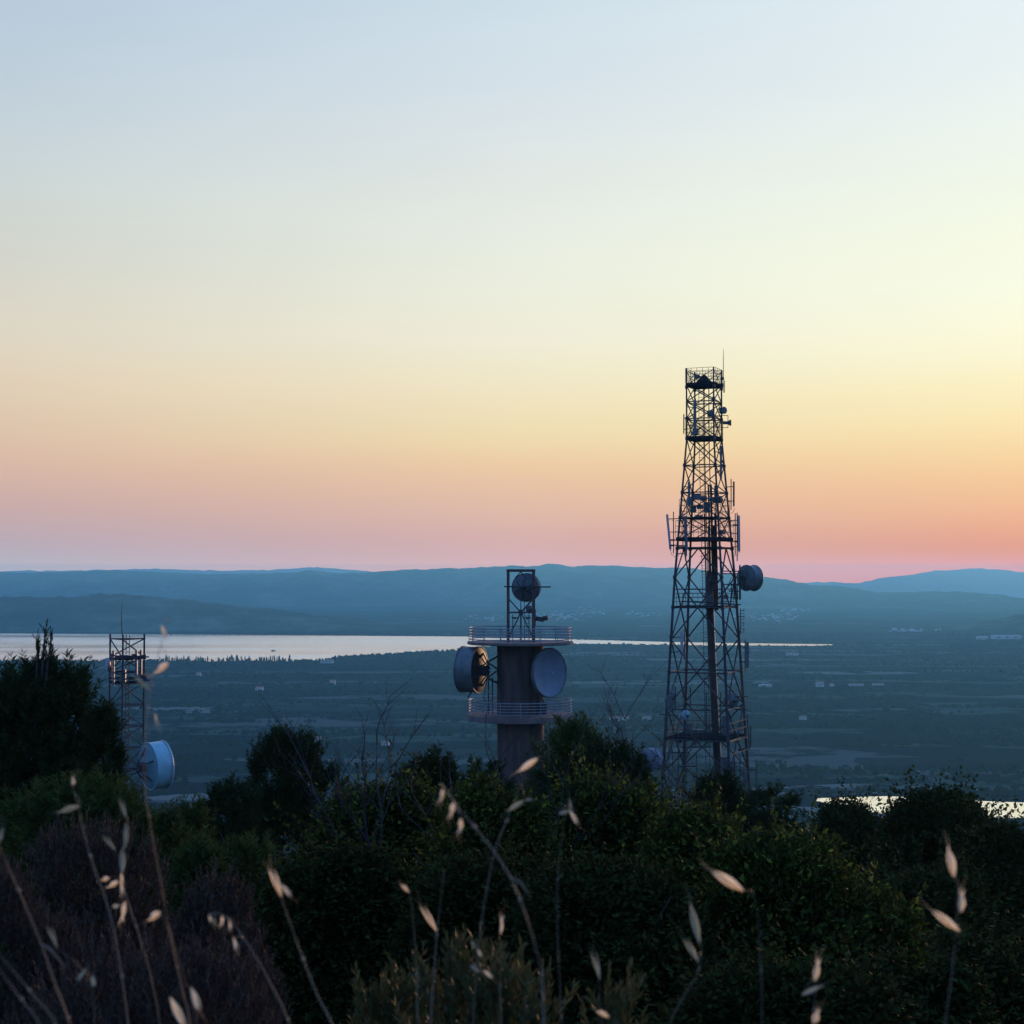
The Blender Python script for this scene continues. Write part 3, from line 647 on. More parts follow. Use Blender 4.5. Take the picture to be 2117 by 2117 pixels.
# ------------------------------------------------------------------ concrete tower with round platforms
def concrete_tower():
    Y = 124.; s = Y / F; cx = at(1075.7, 1400, Y).x; Zp = lambda py: at(1075.7, py, Y).z
    zg = gz(cx, Y); org = Vector((cx, Y, zg)); root = thing('concrete_tower', org, 'round dark concrete tower with two railed platforms and dishes', 'tower')
    C = lambda z: Vector((cx, Y, z)); UP = (0, 0, 1); R = 96 * s / 2; RP = 109.5 * s
    ztop = Zp(1328); zt0 = Zp(1332); zl1 = Zp(1476); zl0 = Zp(1488)
    jt = [(0, zg - 1), (R * 1.0, zg - 1)]; zj = zg
    while zj < zt0 - 1.6:
        jt += [(R, zj), (R - .03, zj + .015), (R - .03, zj + .045), (R, zj + .06)]; zj += 1.5
    MB().lathe(jt + [(R, zt0 - .003), (0, zt0 - .003)], (cx, Y, 0), UP, 64).build('shaft', 'concrete', root, org, False)
    for nm, z0, z1 in (('platform', zt0, ztop + .06), ('platform', zl0, zl1)):
        p = MB().lathe([(R * 1.005, z0), (RP * .97, z0), (RP, z0 + .04), (RP, z1), (R * (0 if z0 == zt0 else 1.005), z1)], (cx, Y, 0), UP, 64)
        if z0 == zt0: p.lathe([(0, z0), (R * 1.005, z0)], (cx, Y, 0), UP, 64)
        po = p.build(nm, 'slab', root, org)
        h = 1.06; n = 16
        rl = MB()
        for k in range(5): rl.hoop(C(z1 + h * (.2 + .2 * k)), UP, RP * .965, .036 if k < 4 else .042, 64, 6)
        rl.build('guard_rail', 'rail', po, org, True)
        for k in range(n):
            a = 2 * math.pi * k / n; q = C(z1) + Vector((math.cos(a), math.sin(a), 0)) * (RP * .965); MB().bar(q, q + Vector((0, 0, h)), .032, 6).build('rail_post', 'rail', po, org)
    # steel gantry on top
    z1 = ztop + .06; zh = Zp(1177); xl, xr = at(1050.6, 1250, Y).x, at(1103, 1250, Y).x; ys = (Y - .9, Y + .9)
    g = MB()
    for x in (xl, xr):
        for y in ys: g.beam((x, y, z1), (x, y, zh - .2), .26, .22)
    for y in ys: g.beam((xl - .13, y, zh - .1), (xr + .13, y, zh - .1), .2, .2)
    for x in (xl, xr): g.beam((x, ys[0] + .11, zh - .1), (x, ys[1] - .11, zh - .1), .18, .2)
    g.build('gantry', 'rust', root, org)
    b = MB(); mx = (xl + xr) / 2; zm = Zp(1266); zk = Zp(1237)
    for y in ys:
        b.bar((xl, y, zm), (xr, y, zm), .05); b.bar((mx, y, z1), (mx, y, zm + .2), .06)
        for x in (xl, xr):
            b.bar((x, y, zk), (mx, y, zm), .045); b.bar((x, y, z1 + .2), (mx, y, zm), .045)
        b.bar((mx, y, zm), (mx, y, Zp(1240)), .035); b.lathe([(0, -.05), (.2, -.05), (.2, .05), (0, .05)], (mx, y - .02, zm), (0, 1, 0), 12)
        b.bar((mx, y, zh - .2), (mx - .45, y, Zp(1195)), .04); b.bar((mx, y, zh - .2), (mx + .35, y, Zp(1195)), .04)
    for x in (xl + .35, xr - .35): b.bar((x, ys[0] + .3, z1), (x, ys[0] + .3, zm - .15), .035)
    b.lathe([(0, 0), (.28, .14), (.28, .16), (0, .05)], (xl + .5, ys[0] + .3, Zp(1280)), (0, 0, 1), 14); b.lathe([(0, 0), (.28, .14), (.28, .16), (0, .05)], (xr - .45, ys[0] + .3, Zp(1280)), (0, 0, 1), 14)
    b.build('bracing', 'steel', root, org)
    pz = Zp(1212.5); MB().bar((at(1042, 1212, Y).x, ys[0] - .2, pz), (at(1138, 1213, Y).x, ys[0] - .2, pz - .03), .055, 8).build('boom', 'steel', root, org)
    lad = MB()
    for x in (mx + .28, mx + .62):
        lad.bar((x, Y + .3, z1), (x, Y + .3, zm + 1.0), .025)
    for k in range(9): lad.bar((mx + .28, Y + .3, z1 + .25 + .28 * k), (mx + .62, Y + .3, z1 + .25 + .28 * k), .018)
    lad.build('ladder', 'steel', root, org)
    d = dish(root, org, at(1086, 1215, Y - .1), (.28, .95, .06), 57 * s, .5, M['grey_panel'], M['radome'], 'dish high in the steel gantry, seen from behind', .24, False, 6)
    dish(root, org, at(1096, 1260, Y - .2), (-.35, .9, 0), .55, .15, M['grey_panel'], M['radome'], 'small dish on the right gantry post', .25)
    cbx = MB(); q = at(1116, 1280, Y - .6); cbx.bar(q + Vector((-.35, 0, -.55)), q + Vector((-.35, 0, .75)), .05); cbx.box(q, (.62, .4, .34), .2, Matrix.Rotation(.2, 3, 'Y')); cbx.lathe([(0, 0), (.17, 0), (.2, .35), (.12, .36)], q + Vector((.25, -.1, .05)), (.9, -.3, .15), 14); cbx.build('floodlight', 'steel', root, org, False)  # camera-like device on its own short pole
    # big left drum, looking left and away
    ax = Vector((-.93, .36, .02)); c = at(963, 1386, Y - 1.0) + Vector((.45, 0, 0)); c = at(991, 1385, Y - .8)
    dish(root, org, c, ax, 93 * s, 1.38, M['dark_dish'], M['radome'], 'big drum dish on the left, its back rusty', .07, False, 8, bolts=36, backmat=M['rusty_dish'])
    bk = c - ax * (.07 * 3.44 + .3)
    mt = MB(); tx = cx - R * .93
    for (dz, dy) in ((1.0, .3), (-1.0, .3), (1.0, -.5), (-1.0, -.5)):
        mt.bar(bk + Vector((.1, dy * .4, dz * .6)), (tx, Y + dy - .3, c.z + dz * 1.05), .06); mt.bar(bk + Vector((.1, dy * .4, dz * .6)), (tx, Y + dy - .3, c.z), .045)
    for px in (1010, 1018): mt.bar(at(px, 1400, Y - .8), at(px, 1478, Y - .8), .05)
    mt.bar(at(975, 1430, Y - 1.2), at(967, 1442, Y - 1.2), .07)
    mt.build('dish_bracket', 'steel', root, org)
    # right dish, open face towards the viewer's right
    ax = Vector((.73, -.68, .02)); c = at(1133, 1391, Y - 2.0)
    dish(root, org, c, ax, 98 * s, .22, M['dark_dish'], M['radome'], 'big pale faced dish on the right side', .17, True, 6)
    f = MB(); f.bar(c - ax * .2, c + ax * .5, .03); f.lathe([(0, 0), (.06, 0), (.08, .1), (0, .12)], c + ax * .42, ax, 12); f.build('feed_horn', 'white_panel', root, org)
    mt = MB(); bk = c - ax * .6
    for dz in (.8, -.8, 0): mt.bar(bk + Vector((0, 0, dz * .5)), (cx + R * .8, Y - .9, c.z + dz), .06)
    mt.box((cx + R * .9, Y - 1.2, zl1 + .5), (.6, .5, .9), .5)
    mt.build('dish_bracket', 'steel', root, org)
    cb = MB(); cb.tube([at(1008, 1400, Y - 1.5), at(1000, 1440, Y - 1.8), at(1012, 1470, Y - 1.6)], .03); cb.tube([at(1120, 1440, Y - 1.5), at(1128, 1460, Y - 1.8), at(1122, 1474, Y - 1.7)], .04)
    cb.build('cable', 'duct', root, org)
concrete_tower()

# ------------------------------------------------------------------ tall lattice mast
def lattice_mast():
    Y = 157.; s = Y / F; PX = 1458.; cx = at(PX, 1300, Y).x; Zp = lambda py: at(PX, py, Y).z
    zg = gz(cx, Y); org = Vector((cx, Y, zg)); root = thing('lattice_mast', org, 'tall dark four legged lattice mast crowded with antennas', 'mast')
    lv = [760, 908, 960, 1200, 1260, 1500, 1640, 1830]; hv = [36, 36, 40.7, 62, 65.5, 81, 90, 101]
    Rm = lambda py: float(np.interp(py, lv, hv)) / .88 * s
    ANG = [math.radians(a - 6.8) for a in (-61.6, 28.4, 118.4, 208.4)]   # turned to the line of sight
    def cor(k, py, q=1.0): a = ANG[k % 4]; r = Rm(py) * q; return Vector((cx + r * math.cos(a), Y + r * math.sin(a), Zp(py)))
    def mid(k, py, q=1.0): return (cor(k, py, q) + cor(k + 1, py, q)) / 2
    zgp = 1195 + (-zg) / s
    # legs
    for k in range(4):
        m = MB(); m.tube([cor(k, py) for py in (764, 908, 1200, 1500, min(zgp + 6, 1830))], [.075, .085, .115, .14, .16], 10)
        for py in (802, 867, 908, 963, 1019, 1071, 1134, 1193, 1255, 1316, 1388, 1445, 1525): c = cor(k, py); m.bar(c - Vector((0, 0, .16)), c + Vector((0, 0, .16)), .15 if py < 1100 else .19, 8)
        m.build('leg', 'rust' if k in (1, 2) else 'steel', root, org, False)  # back pair of legs redder than the front pair
    # bracing
    b = MB()
    XL = [797, 832, 867, 908, 963, 1019, 1071, 1117, 1134]
    for k in range(4):
        for p0, p1 in zip(XL, XL[1:]):
            if p1 - p0 > 20:
                b.bar(cor(k, p0), cor(k + 1, p1), .056, 5); b.bar(cor(k + 1, p0), cor(k, p1), .056, 5)
            b.bar(cor(k, p1), cor(k + 1, p1), .06, 5)
        b.bar(cor(k, 768), cor(k + 1, 797), .035, 5); b.bar(cor(k + 1, 768), cor(k, 797), .035, 5)
        HL = [1134, 1255, 1388, 1525, 1660]
        for p0, p1 in zip(HL, HL[1:]):
            n = (p0 + p1) / 2
            for e in (k, k + 1):
                b.bar(mid(k, p0), cor(e, n), .072, 6); b.bar(cor(e, n), mid(k, p1), .072, 6)
            b.bar(cor(k, p1), cor(k + 1, p1), .075, 6)
        b.bar(cor(k, 1218), cor(k + 1, 1218), .05, 5); b.bar(cor(k, 1463), cor(k + 1, 1463), .06, 5); b.bar(mid(k, 1660), cor(k, 1790), .06, 6); b.bar(mid(k, 1660), cor(k + 1, 1790), .06, 6)
    b.build('bracing', 'steel', root, org)
    # platforms
    def platform(py, q=1.06, th=.3, rail=True, hh=1.05, rails=3, mat='deck', out=0):
        m = MB(); P = [cor(k, py, q) for k in range(4)]; i = len(m.v); c = Vector((cx, Y, Zp(py)))
        for p in P: m.v.append(p + Vector((0, 0, th)))
        for p in P: m.v.append(p)
        m.f += [(i, i + 1, i + 2, i + 3), (i + 7, i + 6, i + 5, i + 4)] + [(i + k, i + 4 + k, i + 4 + (k + 1) % 4, i + (k + 1) % 4) for k in range(4)]
        po = m.build('platform', mat, root, org)
        if rail:
            r = MB()
            for k in range(4):
                a, d = P[k] + Vector((0, 0, th)), P[(k + 1) % 4] + Vector((0, 0, th))
                for t in range(1, rails + 1): r.bar(a + Vector((0, 0, hh * t / rails)), d + Vector((0, 0, hh * t / rails)), .022, 5)
                for t in range(5): q_ = a.lerp(d, t / 5); r.bar(q_, q_ + Vector((0, 0, hh)), .022, 5)
            r.build('guard_rail', 'steel', po, org)
        return po
    platform(801, 1.06, .36, True, 1.4, 5); platform(911, 1.06, .36, True, 1.5, 4); platform(1073, 1.02, .16, True, 1.7, 3); platform(1119, 1.08, .36, True, 1.6, 3); platform(1134, 1.02, .12, False)
    platform(1257, .98, .22, True, 1.2, 3); platform(1524, .96, .2, True, 1.1, 3)
    # pyramid bracing plate on the top deck, camera pods
    tp = MB(); c = Vector((cx, Y, Zp(796))); tp.lathe([(1.0, 0), (.12, .95), (0, .95)], c + Vector((0, 0, .05)), (0, 0, 1), 4); tp.build('roof_hatch', 'deck', root, org)
    # ladder on the inside of the back face
    bx = lambda py, off=0.: mid(1, py, .9) + (cor(1, py) - cor(2, py)).normalized() * off
    L = MB()
    for off in (-.75, -.3): L.tube([bx(p, off - .15) for p in (800, 908, 1200, 1500, 1700)], .028, 6)
    for i in range(130):
        py = 805 + i * 6.6; L.bar(bx(py, -.9), bx(py, -.45), .016, 5)
    for i in range(22):
        py = 830 + i * 32; L.bar(bx(py, -1.15), bx(py, -.2), .018, 5)
    L.build('ladder', 'steel', root, org)
    # feeder column: bundle of cables above, one broad duct below
    fc = MB()
    for i, off in enumerate((-.30, -.17, -.05, .1, .24, .36)):
        fc.tube([bx(p, off) + Vector((0, -.15 * (i % 2), 0)) for p in (1000 if i in (2, 4) else 1085 if i % 2 else 1120, 1200, 1262)], .055 + .02 * (i % 3), 7)
    for off in (.5, .62, -.55): fc.tube([bx(p, off) + Vector((0, -.2, 0)) for p in (1020 if off > .55 else 1060, 1150, 1262)], .07, 7)
    for off in (-.35, .12): fc.tube([bx(p, off) for p in (800, 908, 1100)], .05, 7)
    fc.build('feeder_cables', 'duct', root, org)
    du = MB(); dc = lambda py: at(float(np.interp(py, [1190, 1260, 1400, 1500, 1600, 1720], [1466, 1468, 1474, 1479, 1485, 1491])), py, Y + float(np.interp(py, [1200, 1640], [1.6, 2.6])))
    du.tube([dc(p) for p in (1180, 1195, 1260, 1400, 1500, 1620, 1720)], [.22, .32, .37, .37, .37, .40, .44], 16)
    du.build('cable_duct', 'duct', root, org, True)
    for py in range(1275, 1640, 33): q = dc(py); MB().hoop(q, (0, 0, 1), .40, .025, 16, 5).build('duct_clamp', 'steel', root, org)
    # top rod
    r = MB(); r.tube([at(1495.5, 780, Y + 1.2), at(1495.5, 735, Y + 1.2), at(1495.5, 720, Y + 1.2)], [.04, .03, .012], 6); r.build('lightning_rod', 'steel', root, org)
    # ---- aerials
    def panel(x, y0, y1, w, dy=0., x1=None, dep=.16, mat='grey_panel', label=None, pole=None, leg=None, arms=2, cap=True):
        x1 = x if x1 is None else x1; m = MB(); a = at(x, y0, Y + dy); e = at(x1, y1, Y + dy); m.beam(a, e, w * s, dep)
        d = (e - a).normalized()
        if cap: m.bar(a, a - d * .06, w * s * .3, 6); m.bar(e, e + d * .1, w * s * .22, 6)
        o = m.build('panel_antenna', mat, root, org)
        if label: o['label'] = label
        if leg is not None or pole is not None:
            b = MB(); px = pole if pole is not None else x
            if pole is not None: b.bar(at(pole, y0 - 6, Y + dy + .05), at(pole, y1 + 8, Y + dy + .05), .05, 7)
            for t in ([.2, .8] if arms == 2 else [.12, .5, .88]):
                py = y0 + (y1 - y0) * t; q = at(px, py, Y + dy + .05); b.bar(q, at(x + (x1 - x) * t, py, Y + dy), .04, 5)
                if leg is not None: b.bar(q, cor(leg, py), .045, 5)
            b.build('bracket', 'steel', o, org)
        return o
    panel(1413.7, 857, 896, 2.2, -.6, None, .1, 'rust', 'thin dipole at upper left', None, 3)
    panel(1436.5, 830, 893, 8.5, -1.2, None, .25, 'grey_panel', 'long dark panel in the upper cage', 1438, 3)
    panel(1490.5, 923, 990, 4, -1.2, None, .2, 'grey_panel', None, None, 0)
    panel(1517, 996, 1046, 3.6, .5, None, .15, 'rust', None, 1511.5, 1)
    panel(1424.5, 997, 1046, 7, -1.5, None, .22, 'grey_panel', None, 1425, 3)
    panel(1379, 1064, 1136, 4, -.8, 1386, .2, 'white_panel', 'tilted pale panel at the far left', 1392.5, 3, 3)
    panel(1417, 1068, 1136, 10, -1.9, 1419, .25, 'grey_panel', None, 1412, 3, 3)
    panel(1527, 1067, 1139, 8, .6, 1528, .2, 'white_panel', 'long pale panel at the right', 1520, 1, 3)
    panel(1480, 1004, 1030, 5, -1.6, None, .3, 'grey_panel', None, None, 0)
    panel(1545, 1328, 1379, 7.5, .8, None, .25, 'grey_panel', 'stubby panel on the right leg, level with the lake', 1540.5, 1)
    panel(1409.5, 1307, 1357, 8.5, -1.5, None, .25, 'white_panel', 'pale panel inside the left leg, level with the lake', 1415, 3)
    panel(1418, 1125, 1150, 5, -1.6, None, .2, 'grey_panel', None, None, 3)
    # radio boxes
    def rbox(x, y, w, h, dy, mat='grey_panel', dep=.4):
        m = MB(); q = at(x, y, Y + dy); m.box(q, (w * s, dep, h * s), .45); m.box(q + Vector((0, -dep * .56, 0)), (w * s * .8, .04, h * s * .85), .45); m.bar(q + Vector((0, dep * .5, 0)), q + Vector((0, dep * .5 + .35, 0)), .05); return m.build('radio_box', mat, root, org)
    for (x, y, w, h, dy) in ((1468, 855, 8, 13, -.8), (1441, 1028, 14, 11, -1.7), (1427, 1036, 11, 16, -1.6), (1455, 1030, 10, 9, -1.4), (1447, 1048, 10, 9, -1.3), (1461, 1049, 11, 22, .2), (1433, 1052, 10, 14, -1.2), (1438, 893, 9, 14, -1.3), (1445, 1068, 12, 6, -1.2),
                             (1494, 1100, 8, 9, .8), (1492, 797, 5, 9, 1.), (1493, 783, 4, 6, 1.), (1441, 779, 6, 8, -1.), (1475, 824, 4, 7, -1.4), (1464, 1235, 13, 18, -.6), (1500, 1234, 9, 8, .5), (1465, 1252, 20, 8, -.9), (1404, 1530, 8, 12, -1.5), (1540, 1600, 6, 14, 0)): rbox(x, y, w, h, dy)
    # drums and horns
    def sd(x, y, dpx, ax, dy, label=None, mat='grey_panel', dep=.25, leg=None, face='radome'):
        q = at(x, y, Y + dy); o = dish(root, org, q, ax, dpx * s, dep, M[mat], M[face], label, .2)
        if leg is not None: MB().bar(q - Vector(ax).normalized() * .25 * dpx * s, cor(leg, y), .05, 6).build('bracket', 'steel', o, org)
        return o
    sd(1492, 849, 14, (.5, -.85, 0), .2, 'small drum near the top right', 'grey_panel', .4, 1, 'grey_panel')
    sd(1474, 1033, 11, (-.4, -.9, 0), -1.4, None, 'grey_panel', .3, 0, 'grey_panel')
    sd(1487, 1033, 15, (.85, -.5, 0), -.4, None, 'grey_panel', .2, 0, 'grey_panel')
    sd(1471, 1201, 11, (.2, -1, 0), -1.0, None, 'duct', .25, 0, 'duct')
    big = dish(root, org, at(1543, 1195, Y + 1.0), (.78, .6, 0), 53 * s, 1.05, M['dark_dish'], M['radome'], 'large dark drum dish on the right side of the mast', .13, False, 0, notch=.05)
    bm = MB(); 
    for py in (1181, 1186, 1208): bm.bar(cor(0, py), at(1536, py, Y + .8), .06, 6); bm.bar(cor(1, py), at(1536, py, Y + .8), .05, 6)
    bm.bar(at(1529.5, 1168, Y + .8), at(1529.5, 1240, Y + .8), .08, 8); bm.bar(at(1491.5, 1168, Y - 2.2), at(1491.5, 1262, Y - 2.2), .07, 8); bm.bar(at(1524, 1060, Y + .9), at(1524, 1160, Y + .9), .05, 8)
    bm.tube([at(1532, 1195, Y), at(1512, 1195, Y - .5), at(1504, 1212, Y - .5), at(1496, 1222, Y - .5)], .03, 6)
    bm.build('bracket', 'steel', big, org)
    sd(1513, 1449, 31, (-.45, .85, .15), .9, 'shadowed dish low on the right', 'dark_dish', .3, 1)
    sd(1419, 1479, 20, (-.55, .8, .15), .6, 'small dish low on the left', 'pale_dish', .2, 2)
    sd(1390, 1436, 16, (-.7, -.6, 0), -.5, None, 'grey_panel', .4, 3, 'grey_panel')
    sd(1389, 1450, 15, (-.7, -.6, 0), -.5, None, 'grey_panel', .4, 3, 'grey_panel')
    hn = MB(); q = at(1494, 874, Y + .4); hn.bar(q, at(1505, 874, Y + .3), .16, 10); hn.lathe([(.12, 0), (.34, .4), (.32, .4), (.1, .02)], at(1503, 874, Y + .3), (1, -.2, 0), 18); o = hn.build('horn_antenna', 'grey_panel', root, org); o['label'] = 'horn pointing right near the top'
    # outrigger frames
    def frp(*bars):
        m = MB()
        for (p, q, r) in bars: m.bar(p, q, r, 6)
        return m.build('outrigger', 'steel', root, org)
    def frm(x0, y0, x1, y1, dy):
        P = [at(x0, y0, Y + dy), at(x1, y0, Y + dy), at(x1, y1, Y + dy), at(x0, y1, Y + dy)]
        frp(*[(a, e, .035) for a, e in zip(P, P[1:] + P[:1])])
    frm(1474, 836, 1492, 861, -.6); frm(1479, 859, 1505, 884, .3); frm(1496, 787, 1498, 811, 1.2)
    for k, py in ((1, 1085), (1, 1119), (3, 1117), (3, 1128)):
        a = cor(k, py); d = Vector((1 if k == 1 else -1, 0, 0)); m = MB(); m.bar(a - d * .4, a + d * .75, .05, 6); m.box(a + d * .5, (.3, .3, .16), .4); m.build('outrigger', 'steel', root, org)
    for (x0, y0, x1, y1) in ((1411, 1243, 1531, 1250), (1411, 1255, 1500, 1253), (1507, 1222, 1531, 1222), (1402, 1480, 1362, 1476), (1520, 1440, 1546, 1440), (1520, 1466, 1546, 1467)): frp((at(x0, y0, Y - 1.6), at(x1, y1, Y - 1.2), .07))
    frp(*[(at(x, 1206, Y + .5), at(x, 1240, Y + .5), .05) for x in (1512, 1518, 1525, 1531)] + [(at(1511, py, Y + .5), at(1532, py, Y + .5), .04) for py in (1210, 1236)])
    for x, y0, y1 in ((1396, 1420, 1465), (1427, 1420, 1462), (1460, 1430, 1520), (1490, 1431, 1520)): frp((at(x, y0, Y - 1.5), at(x, y1, Y - 1.5), .06))
    frp(*[(at(x, 1224, Y - 1.5), at(x, 1243, Y - 1.5), .03) for x in (1477, 1482, 1487, 1492)] + [(at(1476, 1226, Y - 1.5), at(1493, 1226, Y - 1.5), .03)])
    for py in (1490, 1505, 1527, 1552): frp((cor(0, py, 1.0), cor(1, py, 1.06), .05))
    for (a, e) in (((1545, 1478), (1549, 1548)), ((1552, 1500), (1552, 1545))): frp((at(*a, Y + .8), at(*e, Y + .8), .06))
    frp((at(1526, 1551, Y - .5), at(1547, 1546, Y - .5), .1))
    rng_ = random.Random(12)
    for x, y0, y1 in ((1383, 1545, 1640), (1402, 1548, 1650), (1418, 1552, 1650), (1440, 1560, 1640), (1505, 1560, 1640), (1518, 1565, 1650), (1530, 1560, 1650), (1563, 1570, 1640)): frp((at(x, y0, Y - 2.5), at(x + rng_.uniform(-1, 1), y1, Y - 2.5), .05))
    for x0, x1, y in ((1378, 1425, 1556), (1400, 1440, 1585), (1500, 1540, 1578), (1520, 1566, 1592), (1408, 1470, 1545)): frp((at(x0, y, Y - 2.6), at(x1, y - 1, Y - 2.4), .06))
    for x, y, w, h in ((1385, 1455, 13, 34), (1502, 1500, 14, 40), (1497, 1585, 12, 40), (1515, 1590, 9, 34), (1424, 1505, 9, 22), (1442, 1512, 26, 7)): rbox(x, y, w, h, -1.6)
    # dipole array
    dp = MB(); dp.bar(at(1531, 1258, Y + .9), at(1531, 1311, Y + .9), .05, 7)
    for i in range(8):
        py = 1262 + i * 6.4; dp.bar(at(1531, py, Y + .9), at(1538, py, Y + .9), .03, 5)
    for i in range(4): py = 1262 + i * 13.5; dp.bar(at(1538, py - 3.6, Y + .9), at(1538, py + 3.6, Y + .9), .035, 5)
    dp.bar(at(1531, 1275, Y + .9), cor(1, 1275), .04, 5); dp.bar(at(1531, 1306, Y + .9), cor(1, 1306), .04, 5)
    dp.build('dipole_antenna', 'steel', root, org)
    cb = MB()
    for (pts, dy) in (([(1386, 1137), (1388, 1146), (1395, 1151), (1402, 1149), (1408, 1140)], -.9), ([(1528, 1141), (1526, 1148), (1519, 1150), (1513, 1143)], .6), ([(1519, 1050), (1516, 1058), (1512, 1062)], .5), ([(1383, 1076), (1388, 1072), (1393, 1080)], -.8), ([(1436, 900), (1444, 915), (1452, 925)], -.5)):
        cb.tube([at(x, y, Y + dy) for x, y in pts], .022, 5)
    cb.build('cable', 'duct', root, org)
lattice_mast()

# ------------------------------------------------------------------ small three legged mast on the left
def small_mast():
    Y = 115.; s = Y / F; X0 = 180 + 356.7 / 4.49; cx = at(X0, 1400, Y).x; Zp = lambda py: at(X0, py, Y).z
    zg = gz(cx, Y); org = Vector((cx, Y, zg)); root = thing('lattice_mast', org, 'small thin three legged lattice mast in front of the pale lake', 'mast')
    R = 40.2 * s; A = [math.radians(a + 13.4) for a in (21.7, 141.7, 261.7)]
    ppy = lambda y: 1230 + y / 4.49
    def cor(k, y, q=1): a = A[k % 3]; return Vector((cx + R * q * math.cos(a), Y + R * q * math.sin(a), Zp(ppy(y))))
    gy = (1195 + (-zg) / s - 1230) * 4.49
    for k in range(3): MB().bar(cor(k, 365), cor(k, gy + 20), .068, 8).build('leg', 'steel', root, org)
    b = MB(); H = [408, 580, 715, 820, 1020, 1220, 1420, 1620, 1820, 2020]
    for k in range(3):
        for y in H: b.bar(cor(k, y), cor(k + 1, y), .05, 6)
        b.bar(cor(k, 410), cor(k + 1, 580), .05, 6); 
        for i, (y0, y1) in enumerate(zip(H[1:], H[2:])):
            if i % 2 == k % 2: b.bar(cor(k, y0), cor(k + 1, y1), .04, 6)
            else: b.bar(cor(k + 1, y0), cor(k, y1), .04, 6)
    b.build('bracing', 'steel', root, org)
    for y, t in ((600, .1), (825, .16)):
        m = MB(); P = [cor(k, y, 1.02) for k in range(3)]; m.v = [p + Vector((0, 0, t)) for p in P] + P; m.f = [(0, 1, 2), (5, 4, 3), (0, 3, 4, 1), (1, 4, 5, 2), (2, 5, 3, 0)]; m.build('platform', 'deck', root, org)
    r = MB()
    for y in (715, 770): 
        for k in range(3): r.bar(cor(k, y, 1.08), cor(k + 1, y, 1.08), .05, 5)
    r.build('guard_rail', 'steel', root, org)
    L = MB(); x0, x1 = at(180 + 360 / 4.49, 1400, Y).x, at(180 + 390 / 4.49, 1400, Y).x
    for x in (x0, x1): L.bar((x, Y, Zp(ppy(375))), (x, Y, zg), .028, 6)
    for i in range(60): z = Zp(ppy(410)) - .3 * i; L.bar((x0, Y, z), (x1, Y, z), .018, 5)
    L.build('ladder', 'steel', root, org)
    MB().tube([at(180 + 330 / 4.49, ppy(380), Y - 1.2), at(180 + 320 / 4.49, ppy(280), Y - 1.2), at(180 + 322 / 4.49, ppy(70), Y - 1.2)], [.05, .035, .012], 6).build('whip_antenna', 'steel', root, org)
    def pnl(x, y0, y1, w, dy): MB().beam(at(180 + x / 4.49, ppy(y0), Y + dy), at(180 + x / 4.49, ppy(y1), Y + dy), w, .14).build('panel_antenna', 'grey_panel', root, org)
    pnl(245, 515, 840, .2, -.6); pnl(224, 545, 790, .16, .2); pnl(458, 510, 760, .2, -.4); pnl(500, 510, 760, .2, .3); pnl(350, 690, 830, .3, -.7)
    o = MB(); 
    for (a, e, dy) in (((300, 562), (575, 576), -.9), ((230, 560), (440, 590), -1), ((205, 770), (260, 772), 0), ((500, 790), (590, 790), .2), ((445, 570), (425, 590), -.8)): o.bar(at(180 + a[0] / 4.49, ppy(a[1]), Y + dy), at(180 + e[0] / 4.49, ppy(e[1]), Y + dy), .055, 6)
    o.box(at(180 + 435 / 4.49, ppy(565), Y - .9), (.3, .3, .25), .3); o.box(at(180 + 530 / 4.49, ppy(575), Y + .4), (.25, .3, .3), .3); o.box(at(180 + 528 / 4.49, ppy(770), Y + .2), (.35, .3, .5), .3)
    o.build('outrigger', 'steel', root, org)
    dish(root, org, at(180 + 196 / 4.49, ppy(640), Y + .1), (-.85, -.5, 0), 110 / 4.49 * s, .12, M['white_panel'], M['white_panel'], 'small pale dish at upper left', .2)
    ax = Vector((.80, .58, .06)); c = at(180 + 572 / 4.49, ppy(1590), Y - .8)
    dish(root, org, c, ax, 428 / 4.49 * s, 1.15, M['pale_dish'], M['radome'], 'large white drum dish near the mast foot', .10, False, 5, bolts=44, backmat=M['pale_back'])
    m = MB()
    for dz in (.9, -.9): m.bar(c - ax * .4 + Vector((0, 0, dz)), cor(0, 1590 - dz * 130), .06, 6); m.bar(c - ax * .4 + Vector((0, 0, dz)), cor(0, 1590), .05, 6)
    m.build('dish_bracket', 'steel', root, org)
small_mast()

# separate blue-shadowed dish standing on the slope left of the big mast's foot
def ground_dish():
    Y = 130.; q = at(1342, 1572, Y); zg = gz(q.x, Y); org = Vector((q.x, Y, zg)); root = thing('satellite_dish', org, 'blue shadowed drum dish on a post left of the tall mast foot', 'dish')
    dish(root, org, q, (.62, .78, .1), 46 * Y / F, .7, M['radome'], M['radome'], None, .16, name='drum')
    MB().bar((q.x - .3, Y - .2, zg - .2), (q.x - .3, Y - .2, q.z + .5), .12, 10).build('post', 'steel', root, org)
ground_dish()

